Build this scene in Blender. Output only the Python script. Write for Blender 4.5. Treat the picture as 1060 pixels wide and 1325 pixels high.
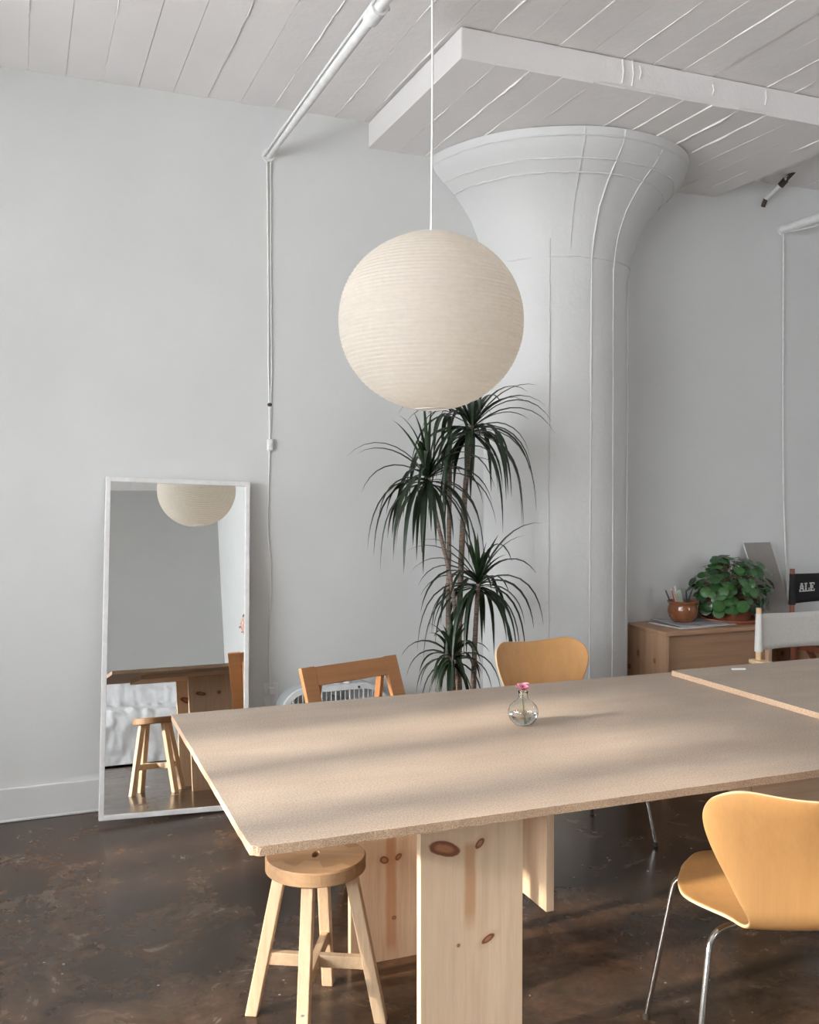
import bpy, bmesh, math, random
from mathutils import Vector, Matrix, Euler
from math import sin, cos, pi, radians as R
random.seed(7)
S = bpy.context.scene
for o in list(bpy.data.objects): bpy.data.objects.remove(o)
COL = S.collection

# ------------------------------------------------------------------ camera
cam = bpy.data.cameras.new('camera'); camo = bpy.data.objects.new('camera', cam); COL.objects.link(camo)
cam.sensor_fit = 'HORIZONTAL'; cam.sensor_width = 36.0; cam.lens = 36.0 * 1241.5 / 1060.0
cam.clip_start = 0.02; cam.clip_end = 200
camo.location = (0, 0, 1.5)
camo.rotation_euler = (R(90 - 1.5535), 0, R(-22.145))
S.camera = camo
# ------------------------------------------------------------------ sky, sun, exposure
SUN_DIR = Vector((1.0, 0.07, -0.355)).normalized()
w = bpy.data.worlds.new('sky'); S.world = w; w.use_nodes = True
bg = w.node_tree.nodes['Background']; bg.inputs[0].default_value = (0.93, 0.97, 1.0, 1); bg.inputs[1].default_value = 15.5
sl = bpy.data.lights.new('sun', 'SUN'); sl.energy = 4.4; sl.angle = R(2.6); sl.color = (1.0, 0.89, 0.75)
so = bpy.data.objects.new('sun', sl); COL.objects.link(so); so.location = (-8, 1.5, 5)
so.rotation_euler = SUN_DIR.to_track_quat('-Z', 'Y').to_euler()
S.view_settings.view_transform = 'Standard'; S.view_settings.look = 'None'
S.view_settings.exposure = 0.67; S.view_settings.gamma = 1.0; S.view_settings.use_curve_mapping = False
# window openings in the left wall (y0, y1) and their heights; daylight comes in through these
XL = -2.6; SILL, HEAD = 0.95, 3.14
OPEN_LEFT = [(-0.10, 2.72), (-2.25, -0.62), (3.30, 3.98)]  # last opening is added to brighten the left end of the mirror wall
XR = 6.4; YF = -3.2; D = 4.62; H = 3.34
ADDED_FRONT = [(4.40, 5.00)]  # unseen window added to fill the right side of the room with light
def portal(name, loc, rot, sx, sy):
    l = bpy.data.lights.new(name, 'AREA'); l.shape = 'RECTANGLE'; l.size = sx; l.size_y = sy
    l.cycles.is_portal = True
    o = bpy.data.objects.new(name, l); COL.objects.link(o); o.location = loc; o.rotation_euler = rot
for (a, b) in OPEN_LEFT:
    portal('daylight_portal', (XL - 0.16, (a + b) / 2, (SILL + HEAD) / 2), (0, R(-90), 0), HEAD - SILL, b - a)
for (a, b) in ADDED_FRONT:
    portal('daylight_portal', ((a + b) / 2, YF - 0.16, (SILL + HEAD) / 2), (R(90), 0, 0), b - a, HEAD - SILL)

# ------------------------------------------------------------------ materials
def newmat(name):
    m = bpy.data.materials.new(name); m.use_nodes = True
    nt = m.node_tree; b = nt.nodes['Principled BSDF']
    return m, nt, b
class N:
    """tiny node helper"""
    def __init__(s, nt): s.nt = nt
    def n(s, t, **kw):
        x = s.nt.nodes.new(t)
        for k, v in kw.items(): setattr(x, k, v)
        return x
    def l(s, a, b): s.nt.links.new(a, b)
    def inp(s, sock, v):
        if isinstance(v, bpy.types.NodeSocket): s.l(v, sock)
        else: sock.default_value = v
    def math(s, op, a, b=0.0, clamp=False):
        x = s.n('ShaderNodeMath', operation=op, use_clamp=clamp); s.inp(x.inputs[0], a); s.inp(x.inputs[1], b); return x.outputs[0]
    def mix(s, f, a, b, blend='MIX'):
        x = s.n('ShaderNodeMix', data_type='RGBA', blend_type=blend); s.inp(x.inputs[0], f); s.inp(x.inputs[6], a); s.inp(x.inputs[7], b); return x.outputs[2]
    def coord(s, which='Object', scale=(1, 1, 1), loc=(0, 0, 0), rot=(0, 0, 0)):
        c = s.n('ShaderNodeTexCoord'); m = s.n('ShaderNodeMapping'); s.l(c.outputs[which], m.inputs[0])
        m.inputs['Scale'].default_value = scale; m.inputs['Location'].default_value = loc; m.inputs['Rotation'].default_value = rot
        return m.outputs[0]
    def noise(s, vec, scale=5, detail=4, rough=0.5, dist=0.0):
        x = s.n('ShaderNodeTexNoise'); s.l(vec, x.inputs['Vector']); x.inputs['Scale'].default_value = scale
        x.inputs['Detail'].default_value = detail; x.inputs['Roughness'].default_value = rough; x.inputs['Distortion'].default_value = dist
        return x.outputs[0]
    def ramp(s, f, stops):
        x = s.n('ShaderNodeValToRGB'); s.l(f, x.inputs[0]); e = x.color_ramp.elements
        while len(e) < len(stops): e.new(0.5)
        for i, (p, c) in enumerate(stops):
            e[i].position = p; e[i].color = c if len(c) == 4 else (*c, 1)
        return x.outputs[0]
    def bump(s, h, strength=0.2, dist=0.002, normal=None):
        x = s.n('ShaderNodeBump'); s.l(h, x.inputs['Height']); x.inputs['Strength'].default_value = strength; x.inputs['Distance'].default_value = dist
        if normal: s.l(normal, x.inputs['Normal'])
        return x.outputs[0]
c4 = lambda c: (c[0], c[1], c[2], 1)
def plain(name, col, rough=0.5, metal=0.0, var=0.06, scale=30, bump=0.0, bscale=200, spec=None, coat=0):
    m, nt, b = newmat(name); h = N(nt); v = h.coord()
    f = h.noise(v, scale, 3)
    lo = tuple(x * (1 - var) for x in col); hi = tuple(min(1, x * (1 + var)) for x in col)
    h.l(h.ramp(f, [(0.3, lo), (0.7, hi)]), b.inputs['Base Color'])
    b.inputs['Roughness'].default_value = rough; b.inputs['Metallic'].default_value = metal
    if spec is not None: b.inputs['Specular IOR Level'].default_value = spec
    if coat: b.inputs['Coat Weight'].default_value = coat
    if bump: h.l(h.bump(h.noise(v, bscale, 3), bump, 0.001), b.inputs['Normal'])
    return m
def paint(name, col, rough=0.75, fine=0.25, coarse=0.2, var=0.025):
    m, nt, b = newmat(name); h = N(nt); v = h.coord()
    f = h.noise(v, 1.7, 4, 0.6)
    h.l(h.ramp(f, [(0.3, tuple(x * (1 - var) for x in col)), (0.7, tuple(min(1, x * (1 + var)) for x in col))]), b.inputs['Base Color'])
    b.inputs['Roughness'].default_value = rough; b.inputs['Specular IOR Level'].default_value = 0.3
    n1 = h.bump(h.noise(v, 150, 3, 0.6), fine, 0.002)
    h.l(h.bump(h.noise(v, 9, 5, 0.6), coarse, 0.006, n1), b.inputs['Normal'])
    return m
WALLP = paint('wall_paint', (0.725, 0.728, 0.72), fine=0.35, coarse=0.15)
CEILP = paint('ceiling_paint', (0.86, 0.832, 0.822), fine=0.35, coarse=0.6)
COLP = paint('column_paint', (0.70, 0.697, 0.69), rough=0.55, fine=0.3, coarse=0.9)
TRIMP = paint('trim_paint', (0.74, 0.735, 0.73), rough=0.5, fine=0.1, coarse=0.1)
GREYP = paint('grey_wall_paint', (0.44, 0.437, 0.425), fine=0.35, coarse=0.15)
WHITE = plain('white_enamel', (0.82, 0.81, 0.80), 0.4, bump=0.05)
PIPEP = plain('pipe_paint', (0.83, 0.825, 0.82), 0.4, bump=0.1, bscale=60)
CABLE = plain('white_cable', (0.80, 0.79, 0.78), 0.5)
DARK = plain('dark_rubber', (0.06, 0.045, 0.035), 0.6)
CHROME = plain('chrome', (0.72, 0.72, 0.72), 0.16, 1.0, var=0.02)
STEEL = plain('galvanised_steel', (0.55, 0.56, 0.57), 0.35, 0.6)

def floor_mat():
    m, nt, b = newmat('stained_concrete'); h = N(nt); v = h.coord()
    big = h.noise(v, 1.1, 6, 0.62, 0.8); mid = h.noise(v, 4.2, 7, 0.66, 0.6); fine = h.noise(v, 26, 5, 0.7)
    base = h.ramp(mid, [(0.26, (0.022, 0.014, 0.010)), (0.5, (0.062, 0.040, 0.026)), (0.70, (0.115, 0.077, 0.051)), (0.88, (0.18, 0.132, 0.090))])
    red = h.ramp(big, [(0.35, (0.66, 0.64, 0.62)), (0.5, (1.05, 1, 0.95)), (0.66, (1.6, 1.2, 0.88))])
    c = h.mix(1.0, base, red, 'MULTIPLY')
    pat = h.ramp(h.noise(h.coord(scale=(1, 1.9, 1), loc=(3.3, 1.2, 0)), 2.1, 6, 0.7, 0.5), [(0.48, (0, 0, 0)), (0.85, (1, 1, 1))])
    c = h.mix(h.math('MULTIPLY', pat, 0.25), c, (0.17, 0.125, 0.088, 1))
    f2 = h.ramp(fine, [(0.3, (0.75, 0.75, 0.75)), (0.7, (1.2, 1.2, 1.2))]); c = h.mix(1.0, c, f2, 'MULTIPLY')
    sp = h.n('ShaderNodeTexVoronoi'); h.l(v, sp.inputs['Vector']); sp.inputs['Scale'].default_value = 17
    spots = h.math('LESS_THAN', sp.outputs['Distance'], 0.07)
    spots = h.math('MULTIPLY', spots, h.math('GREATER_THAN', h.noise(v, 3.0, 2), 0.56))
    c = h.mix(h.math('MULTIPLY', spots, 0.7), c, (0.5, 0.43, 0.36, 1))
    h.l(c, b.inputs['Base Color'])
    h.l(h.math('ADD', h.math('MULTIPLY', mid, 0.22), 0.14), b.inputs['Roughness'])
    b.inputs['Specular IOR Level'].default_value = 0.42
    h.l(h.bump(h.noise(v, 5, 3, 0.5), 0.05, 0.004), b.inputs['Normal'])
    return m
FLOOR = floor_mat()

def particle(name, col, edge=False):
    m, nt, b = newmat(name); h = N(nt); v = h.coord()
    if edge:
        vo = h.n('ShaderNodeTexVoronoi'); h.l(h.coord(scale=(1, 1, 1.6)), vo.inputs['Vector']); vo.inputs['Scale'].default_value = 330
        f = h.math('ADD', h.math('MULTIPLY', vo.outputs['Distance'], 0.9), h.math('MULTIPLY', h.noise(v, 480, 2), 0.5))
        h.l(h.ramp(f, [(0.25, tuple(x * 0.42 for x in col)), (0.6, col), (0.95, tuple(min(1, x * 1.3) for x in col))]), b.inputs['Base Color'])
        h.l(h.bump(vo.outputs['Distance'], 0.9, 0.003), b.inputs['Normal']); b.inputs['Roughness'].default_value = 0.85
        return m
    f = h.noise(v, 190, 4, 0.8); g = h.noise(h.coord(scale=(0.6, 1.6, 1)), 5.0, 5, 0.6); s = h.noise(h.coord(scale=(0.35, 2.4, 1)), 2.2, 4, 0.6)
    a = h.ramp(f, [(0.30, tuple(x * 0.55 for x in col)), (0.5, col), (0.70, tuple(min(1, x * 1.3) for x in col))])
    t = h.ramp(g, [(0.3, (0.88, 0.87, 0.86)), (0.7, (1.07, 1.06, 1.05))])
    c = h.mix(1.0, a, t, 'MULTIPLY')
    c = h.mix(1.0, c, h.ramp(s, [(0.35, (0.95, 0.92, 0.90)), (0.6, (1.03, 1.03, 1.03))]), 'MULTIPLY')
    h.l(c, b.inputs['Base Color']); h.l(h.math('ADD', h.math('MULTIPLY', g, 0.25), 0.36), b.inputs['Roughness'])
    b.inputs['Specular IOR Level'].default_value = 0.4
    h.l(h.bump(f, 0.12, 0.0006), b.inputs['Normal'])
    return m
PBOARD = particle('particleboard_face', (0.51, 0.415, 0.335))
PEDGE = particle('particleboard_edge', (0.50, 0.35, 0.24), True)
PEDGE_LIT = particle('particleboard_lit_edge', (0.72, 0.50, 0.34), True)  # paler copy for the left edges, sunlight put into the colour

def wood(name, light, dark, axis='Z', scale=1.0, rough=0.5, knots=(), streaks=(), plane='XZ', contrast=1.0, coat=0.0):
    """grain runs along axis; knots: (u, v, ru, rv, angle) in metres on the given plane; streaks: (u, v0, v1, halfwidth)"""
    m, nt, b = newmat(name); h = N(nt)
    sc = {'X': (0.05, 1, 1), 'Y': (1, 0.05, 1), 'Z': (1, 1, 0.05)}[axis]
    v = h.coord(scale=sc)
    g = h.noise(v, 42 * scale, 5, 0.6, 0.35); g2 = h.noise(v, 190 * scale, 3, 0.6); big = h.noise(h.coord(scale=tuple(0.15 if s < 1 else 1 for s in sc)), 7 * scale, 3)
    md = tuple((a * 0.6 + d * 0.4) for a, d in zip(light, dark))
    c = h.ramp(g, [(0.5 - 0.22 / contrast, md), (0.5, light), (0.5 + 0.25 / contrast, tuple(min(1, x * 1.08) for x in light))])
    c = h.mix(h.math('MULTIPLY', h.math('SUBTRACT', 0.62, g2, True), 0.8 * contrast), c, c4(dark))
    c = h.mix(1.0, c, h.ramp(big, [(0.3, (0.90, 0.88, 0.86)), (0.7, (1.06, 1.06, 1.06))]), 'MULTIPLY')
    if knots or streaks:
        co = h.n('ShaderNodeTexCoord'); sx = h.n('ShaderNodeSeparateXYZ'); h.l(co.outputs['Object'], sx.inputs[0])
        ix = {'X': 0, 'Y': 1, 'Z': 2}; U, V = sx.outputs[ix[plane[0]]], sx.outputs[ix[plane[1]]]
        wob = h.math('MULTIPLY', h.math('SUBTRACT', h.noise(h.coord(), 30, 3), 0.5), 0.5)
        for (u0, v0, v1, hw) in streaks:
            du = h.math('ABSOLUTE', h.math('SUBTRACT', U, h.math('ADD', u0, h.math('MULTIPLY', wob, 0.012))))
            f = h.math('SUBTRACT', 1.0, h.math('DIVIDE', du, hw), True)
            f = h.math('MULTIPLY', f, 2.2, True)
            inside = h.math('MULTIPLY', h.math('MULTIPLY', h.math('SUBTRACT', V, v0), 18.0, True), h.math('MULTIPLY', h.math('SUBTRACT', v1, V), 60.0, True))
            c = h.mix(h.math('MULTIPLY', h.math('MULTIPLY', f, inside), 0.72), c, (dark[0] * 1.05, dark[1] * 0.95, dark[2] * 0.9, 1))
        for (u0, v0, ru, rv, an) in knots:
            a, e = h.math('SUBTRACT', U, u0), h.math('SUBTRACT', V, v0)
            p = h.math('DIVIDE', h.math('ADD', h.math('MULTIPLY', a, cos(an)), h.math('MULTIPLY', e, sin(an))), ru)
            q = h.math('DIVIDE', h.math('SUBTRACT', h.math('MULTIPLY', e, cos(an)), h.math('MULTIPLY', a, sin(an))), rv)
            r = h.math('SQRT', h.math('ADD', h.math('MULTIPLY', p, p), h.math('MULTIPLY', q, q)))
            r = h.math('ADD', r, wob)
            halo = h.math('SUBTRACT', 1.0, h.math('DIVIDE', r, 2.1), True)
            c = h.mix(h.math('MULTIPLY', halo, 0.55), c, (dark[0], dark[1], dark[2], 1))
            k = h.math('MULTIPLY', h.math('SUBTRACT', 1.0, r), 7.0, True)
            kc = h.mix(h.math('MULTIPLY', h.math('SUBTRACT', 0.62, r), 4.0, True), (0.22, 0.08, 0.04, 1), (0.42, 0.18, 0.095, 1))
            c = h.mix(k, c, kc)
    h.l(c, b.inputs['Base Color']); b.inputs['Roughness'].default_value = rough
    if coat: b.inputs['Coat Weight'].default_value = coat; b.inputs['Coat Roughness'].default_value = 0.25
    h.l(h.bump(g2, 0.08, 0.0008), b.inputs['Normal'])
    return m
PINE_L, PINE_D = (0.72, 0.54, 0.37), (0.52, 0.29, 0.15)
PINE = wood('pine', PINE_L, PINE_D, 'Z')
PINEX = wood('pine_flat', PINE_L, PINE_D, 'X')
PINE_NEAR = wood('pine_knotty', (0.78, 0.60, 0.42), (0.52, 0.29, 0.15), 'Z', contrast=0.6, knots=[(0.066, 0.563, 0.050, 0.020, -0.30), (0.168, 0.564, 0.018, 0.010, 0.8), (0.192, 0.306, 0.022, 0.0095, 0.5), (0.107, 0.303, 0.005, 0.005, 0)], streaks=[(0.140, 0.33, 0.575, 0.020)])
PINE_FAR = wood('pine_streaked', (0.70, 0.49, 0.33), (0.48, 0.23, 0.11), 'Z', knots=[(0.112, 0.322, 0.017, 0.012, -0.4), (0.160, 0.326, 0.014, 0.009, 0.7), (0.145, 0.133, 0.008, 0.007, 0), (0.075, 0.585, 0.034, 0.012, -0.2), (0.19, 0.585, 0.013, 0.011, 0.2)], streaks=[(0.135, 0.0, 0.45, 0.022)])
STOOLW = wood('stool_beech', (0.72, 0.54, 0.36), (0.45, 0.24, 0.11), 'Z', 1.3)
STOOLX = wood('stool_beech_flat', (0.70, 0.52, 0.34), (0.45, 0.24, 0.11), 'X', 1.3)
SEATW = [wood('stool_stave_%d' % i, c, (0.36, 0.17, 0.08), 'Y', 1.2) for i, c in enumerate([(0.52, 0.33, 0.18), (0.40, 0.24, 0.125), (0.47, 0.30, 0.165), (0.36, 0.21, 0.105)])]
PLY = wood('honey_plywood', (0.66, 0.355, 0.135), (0.52, 0.24, 0.08), 'Z', 0.8, 0.38, contrast=0.6, coat=0.15)
PLYE = plain('plywood_edge', (0.82, 0.60, 0.36), 0.5)
OAKB = wood('brown_beech', (0.46, 0.215, 0.085), (0.30, 0.12, 0.045), 'X', 1.0, 0.4, contrast=0.7, coat=0.1)
CABW = wood('cabinet_pine', (0.50, 0.31, 0.19), (0.34, 0.17, 0.09), 'X', 0.7)
CABS = wood('cabinet_pine_knotty', (0.56, 0.36, 0.23), (0.36, 0.18, 0.09), 'Z', 0.7, knots=[(0.10, 0.55, 0.010, 0.014, 0), (0.25, 0.57, 0.012, 0.02, 0), (0.33, 0.48, 0.014, 0.014, 0)], plane='YZ')
MAHOG = wood('mahogany', (0.24, 0.075, 0.04), (0.12, 0.03, 0.018), 'Z', 1.0, 0.35, coat=0.2)
LIGHTW = wood('pale_dowel', (0.80, 0.58, 0.35), (0.6, 0.36, 0.18), 'Z')

# ------------------------------------------------------------------ mesh helpers
class MB:
    def __init__(s): s.v = []; s.f = []; s.mi = []; s.sm = []
    def add(s, vs, fs, mi=0, smooth=False):
        o = len(s.v); s.v += [tuple(x) for x in vs]
        for f in fs: s.f.append(tuple(i + o for i in f)); s.mi.append(mi); s.sm.append(smooth)
        return s
    def box(s, lo, hi, mi=0, mat=None):
        x0, y0, z0 = lo; x1, y1, z1 = hi
        vs = [(x0, y0, z0), (x1, y0, z0), (x1, y1, z0), (x0, y1, z0), (x0, y0, z1), (x1, y0, z1), (x1, y1, z1), (x0, y1, z1)]
        if mat: vs = [mat @ Vector(p) for p in vs]
        return s.add(vs, [(0, 3, 2, 1), (4, 5, 6, 7), (0, 1, 5, 4), (1, 2, 6, 5), (2, 3, 7, 6), (3, 0, 4, 7)], mi)
    def bar(s, p, q, a, b, side=(1, 0, 0), mi=0, a2=None, b2=None):
        """square bar from p to q; a = width along side, b = the other width"""
        p, q = Vector(p), Vector(q); d = (q - p).normalized(); u = Vector(side); u = (u - d * u.dot(d)).normalized(); w_ = d.cross(u)
        a2 = a if a2 is None else a2; b2 = b if b2 is None else b2
        vs = [c + u * sx * aa / 2 + w_ * sy * bb / 2 for c, aa, bb in ((p, a, b), (q, a2, b2)) for sx, sy in ((-1, -1), (1, -1), (1, 1), (-1, 1))]
        return s.add(vs, [(0, 3, 2, 1), (4, 5, 6, 7), (0, 1, 5, 4), (1, 2, 6, 5), (2, 3, 7, 6), (3, 0, 4, 7)], mi)
    def tube(s, pts, r, seg=10, mi=0, cap=True):
        pts = [Vector(p) for p in pts]; rs = r if isinstance(r, (list, tuple)) else [r] * len(pts)
        n = None; rings = []
        for i, p in enumerate(pts):
            d = (pts[min(i + 1, len(pts) - 1)] - pts[max(i - 1, 0)]).normalized()
            if n is None: n = d.orthogonal().normalized()
            n = (n - d * n.dot(d)).normalized(); b = d.cross(n)
            rings.append([p + (n * cos(2 * pi * k / seg) + b * sin(2 * pi * k / seg)) * rs[i] for k in range(seg)])
        vs = [x for rg in rings for x in rg]; fs = []
        for i in range(len(pts) - 1):
            for k in range(seg): fs.append((i * seg + k, i * seg + (k + 1) % seg, (i + 1) * seg + (k + 1) % seg, (i + 1) * seg + k))
        s.add(vs, fs, mi, True)
        if cap:
            s.add(rings[0], [tuple(range(seg))[::-1]], mi); s.add(rings[-1], [tuple(range(seg))], mi)
        return s
    def lathe(s, prof, seg=32, c=(0, 0, 0), a0=0.0, a1=2 * pi, mi=0, smooth=True, rad=None):
        full = abs(a1 - a0 - 2 * pi) < 1e-6; n = seg if full else seg + 1; vs = []
        for (r, z) in prof:
            for k in range(n):
                a = a0 + (a1 - a0) * k / seg; rr = r if rad is None else rad(r, z, a)
                vs.append((c[0] + rr * cos(a), c[1] + rr * sin(a), c[2] + z))
        fs = []
        for i in range(len(prof) - 1):
            for k in range(seg):
                k2 = (k + 1) % n; fs.append((i * n + k, i * n + k2, (i + 1) * n + k2, (i + 1) * n + k))
        return s.add(vs, fs, mi, smooth)
    def sphere(s, c, r, seg=16, rings=10, mi=0, sc=(1, 1, 1)):
        prof = [(max(1e-4, r * sin(pi * i / rings)), -r * cos(pi * i / rings)) for i in range(rings + 1)]
        o = len(s.v); s.lathe(prof, seg, (0, 0, 0), mi=mi)
        for i in range(o, len(s.v)):
            x, y, z = s.v[i]; s.v[i] = (c[0] + x * sc[0], c[1] + y * sc[1], c[2] + z * sc[2])
        return s
    def mesh(s, name, mats):
        me = bpy.data.meshes.new(name); me.from_pydata(s.v, [], s.f)
        for m in (mats if isinstance(mats, (list, tuple)) else [mats]): me.materials.append(m)
        for p, mi, sm in zip(me.polygons, s.mi, s.sm): p.material_index = mi; p.use_smooth = sm
        me.update(); return me
    def build(s, name, mats, parent=None, bevel=0.0, loc=None, rot=None, seg=2):
        return obj(name, s.mesh(name, mats), parent, bevel, loc, rot, seg)
def obj(name, me, parent=None, bevel=0.0, loc=None, rot=None, seg=2):
    o = bpy.data.objects.new(name, me); COL.objects.link(o)
    if parent: o.parent = parent
    if loc is not None: o.location = loc
    if rot is not None: o.rotation_euler = rot
    if bevel:
        b = o.modifiers.new('bevel', 'BEVEL'); b.width = bevel; b.segments = seg; b.limit_method = 'ANGLE'; b.angle_limit = R(35); b.harden_normals = False
    return o
def tag(o, label, cat, group=None, kind=None):
    o['label'] = label; o['category'] = cat
    if group: o['group'] = group
    if kind: o['kind'] = kind
    return o
def struct(o, label, cat): return tag(o, label, cat, kind='structure')
def thing(name, label, cat, loc=(0, 0, 0), rz=0.0, group=None, rot=None):
    e = bpy.data.objects.new(name, None); COL.objects.link(e); e.location = loc; e.rotation_euler = rot if rot else (0, 0, rz); e.empty_display_size = 0.1
    return tag(e, label, cat, group)
def copy_tree(o, parent=None):
    c = o.copy(); COL.objects.link(c); c.parent = parent
    for ch in list(o.children): copy_tree(ch, c)
    return c
def catmull(P, n=8):
    P = [Vector(p) for p in P]; out = []
    for i in range(len(P) - 1):
        a, b, c, d = P[max(i - 1, 0)], P[i], P[i + 1], P[min(i + 2, len(P) - 1)]
        for k in range(n):
            t = k / n; out.append(0.5 * ((2 * b) + (c - a) * t + (2 * a - 5 * b + 4 * c - d) * t * t + (3 * b - a - 3 * c + d) * t ** 3))
    out.append(P[-1]); return out

# ------------------------------------------------------------------ room shell
def grid_wall(name, axis, pos, thick, lo, hi, openings, label, mat=None):
    """wall slab in the plane axis=pos with rectangular openings (a0,a1,z0,z1) as one mesh"""
    m = MB()
    def bx(a0, a1, z0, z1):
        if axis == 'X': m.box((min(pos, pos + thick), a0, z0), (max(pos, pos + thick), a1, z1))
        else: m.box((a0, min(pos, pos + thick), z0), (a1, max(pos, pos + thick), z1))
    a = lo
    for (o0, o1, z0, z1) in sorted(openings):
        bx(a, o0, 0, H + 0.2); bx(o0, o1, 0, z0); bx(o0, o1, z1, H + 0.2); a = o1
    bx(a, hi, 0, H + 0.2)
    return struct(m.build(name, mat or WALLP), label, 'wall')
fl = MB().box((XL - 0.3, YF - 0.3, -0.1), (XR + 0.3, D + 0.3, 0)).build('floor', FLOOR); struct(fl, 'dark brown mottled polished concrete floor', 'floor')
grid_wall('wall_back', 'Y', D, 0.25, XL - 0.3, XR + 0.3, [], 'off white plaster wall behind the leaning mirror and column')
grid_wall('wall_left', 'X', XL, -0.3, YF, D, [(a, b, SILL, HEAD) for a, b in OPEN_LEFT], 'white wall with tall paned windows on the sunny side')
grid_wall('wall_right', 'X', XR, 0.3, YF, D, [], 'plain white end wall opposite the sunny windows')
grid_wall('wall_front', 'Y', YF, -0.3, XL - 0.3, XR + 0.3, [(a, b, SILL, HEAD) for a, b in ADDED_FRONT], 'grey painted wall behind the quilted sofa', GREYP)
part = MB().box((2.25, YF, 0), (2.39, -1.3, H)).build('wall_partition', WALLP); struct(part, 'short white partition wall beside the quilted sofa', 'wall')
# baseboard along the photographed wall, left of the column
bb = MB(); bb.box((XL, D - 0.018, 0), (2.30, D, 0.15)); bb.box((XL, D - 0.022, 0), (2.30, D, 0.012))
struct(bb.build('baseboard_back', TRIMP, bevel=0.004), 'tall white baseboard along the mirror wall', 'baseboard')
# windows
GLASSW, nt, b = newmat('window_glass'); h = N(nt)
tr = h.n('ShaderNodeBsdfTransparent'); gl = h.n('ShaderNodeBsdfGlossy'); gl.inputs['Roughness'].default_value = 0.02; fr = h.n('ShaderNodeFresnel'); mx = h.n('ShaderNodeMixShader')
fr.inputs[0].default_value = 1.3; h.l(fr.outputs[0], mx.inputs[0]); h.l(tr.outputs[0], mx.inputs[1]); h.l(gl.outputs[0], mx.inputs[2]); h.l(mx.outputs[0], nt.nodes['Material Output'].inputs[0])
PITCH, MULL = 0.43, 0.13
def window(idx, axis, pos, a0, a1, first, label):
    t = bpy.data.objects.new('window_%d' % idx, None); COL.objects.link(t); struct(t, label, 'window')
    sgn = -1
    def bx(m, x0, x1, z0, z1, d0, d1):
        if axis == 'X': m.box((pos - d1, x0, z0), (pos - d0, x1, z1))
        else: m.box((x0, pos - d1, z0), (x1, pos - d0, z1))
    m = MB()
    for (x0, x1, z0, z1) in ((a0, a0 + 0.07, SILL, HEAD), (a1 - 0.07, a1, SILL, HEAD), (a0 + 0.07, a1 - 0.07, SILL, SILL + 0.07), (a0 + 0.07, a1 - 0.07, HEAD - 0.07, HEAD)): bx(m, x0, x1, z0, z1, 0.06, 0.12)
    m.build('window_frame', WHITE, t, 0.004)
    c = first; xs = []
    while c < a1 - 0.1:
        if c > a0 + 0.12:
            m = MB(); bx(m, c - MULL / 2, c + MULL / 2, SILL + 0.07, HEAD - 0.07, 0.065, 0.115); m.build('mullion', WHITE, t, 0.003); xs.append(c)
        c += PITCH
    edges = [a0 + 0.07] + xs + [a1 - 0.07]
    for i in range(len(edges) - 1):
        l_ = edges[i] + (MULL / 2 if i else 0); r_ = edges[i + 1] - (MULL / 2 if i < len(edges) - 2 else 0)
        m = MB(); bx(m, l_, r_, SILL + 0.07, HEAD - 0.07, 0.088, 0.092); m.build('pane', GLASSW, t)
    m = MB(); bx(m, a0, a1, SILL - 0.03, SILL, -0.06, 0.06); m.build('window_sill', WHITE, t, 0.004)
window(1, 'X', XL, *OPEN_LEFT[0], 2.30 - PITCH * 5, 'tall paned window that throws sun bands on the table')
window(2, 'X', XL, *OPEN_LEFT[1], -2.25 + 0.5, 'tall paned window on the sunny wall beside the sofa end')
window(4, 'X', XL, *OPEN_LEFT[2], 3.64, 'narrow unseen window added to brighten the left of the mirror wall')
window(3, 'Y', YF, *ADDED_FRONT[0], ADDED_FRONT[0][0] + 0.3, 'unseen paned window added in the sofa wall as fill for the right side')

# unseen blinds added to block direct sun and spread soft light higher up
ADDED_BLIND, nt, b = newmat('added_blind_fabric'); h = N(nt); d_ = h.n('ShaderNodeBsdfDiffuse'); t_ = h.n('ShaderNodeBsdfTranslucent'); mx = h.n('ShaderNodeMixShader'); mx.inputs[0].default_value = 0.6
bc = h.ramp(h.noise(h.coord(), 300, 2), [(0.3, (0.84, 0.84, 0.83)), (0.7, (0.88, 0.88, 0.87))]); h.l(bc, d_.inputs[0]); h.l(bc, t_.inputs[0])
h.l(d_.outputs[0], mx.inputs[1]); h.l(t_.outputs[0], mx.inputs[2]); h.l(mx.outputs[0], nt.nodes['Material Output'].inputs[0]); nt.nodes.remove(b)
BLB = 2.36
for (a, b_), lab in zip(OPEN_LEFT, ('unseen white blind added to diffuse sun in the window facing the table', 'unseen white blind added to diffuse sun in the window nearer the sofa', 'narrow unseen white blind added to diffuse sun beside the mirror wall')):
    t = thing('added_blind', lab, 'blind', (XL - 0.03, (a + b_) / 2, BLB)); hw_ = (b_ - a) / 2 - 0.012
    MB().tube([(0, -hw_, HEAD - BLB - 0.03), (0, hw_, HEAD - BLB - 0.03)], 0.024, 16).build('roller', WHITE, t)
    MB().box((-0.0008, -hw_ + 0.01, 0.012), (0.0008, hw_ - 0.01, HEAD - BLB - 0.03)).build('fabric', ADDED_BLIND, t)
    MB().box((-0.006, -hw_ + 0.01, -0.012), (0.006, hw_ - 0.01, 0.014)).build('bottom_bar', WHITE, t, 0.002)

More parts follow.
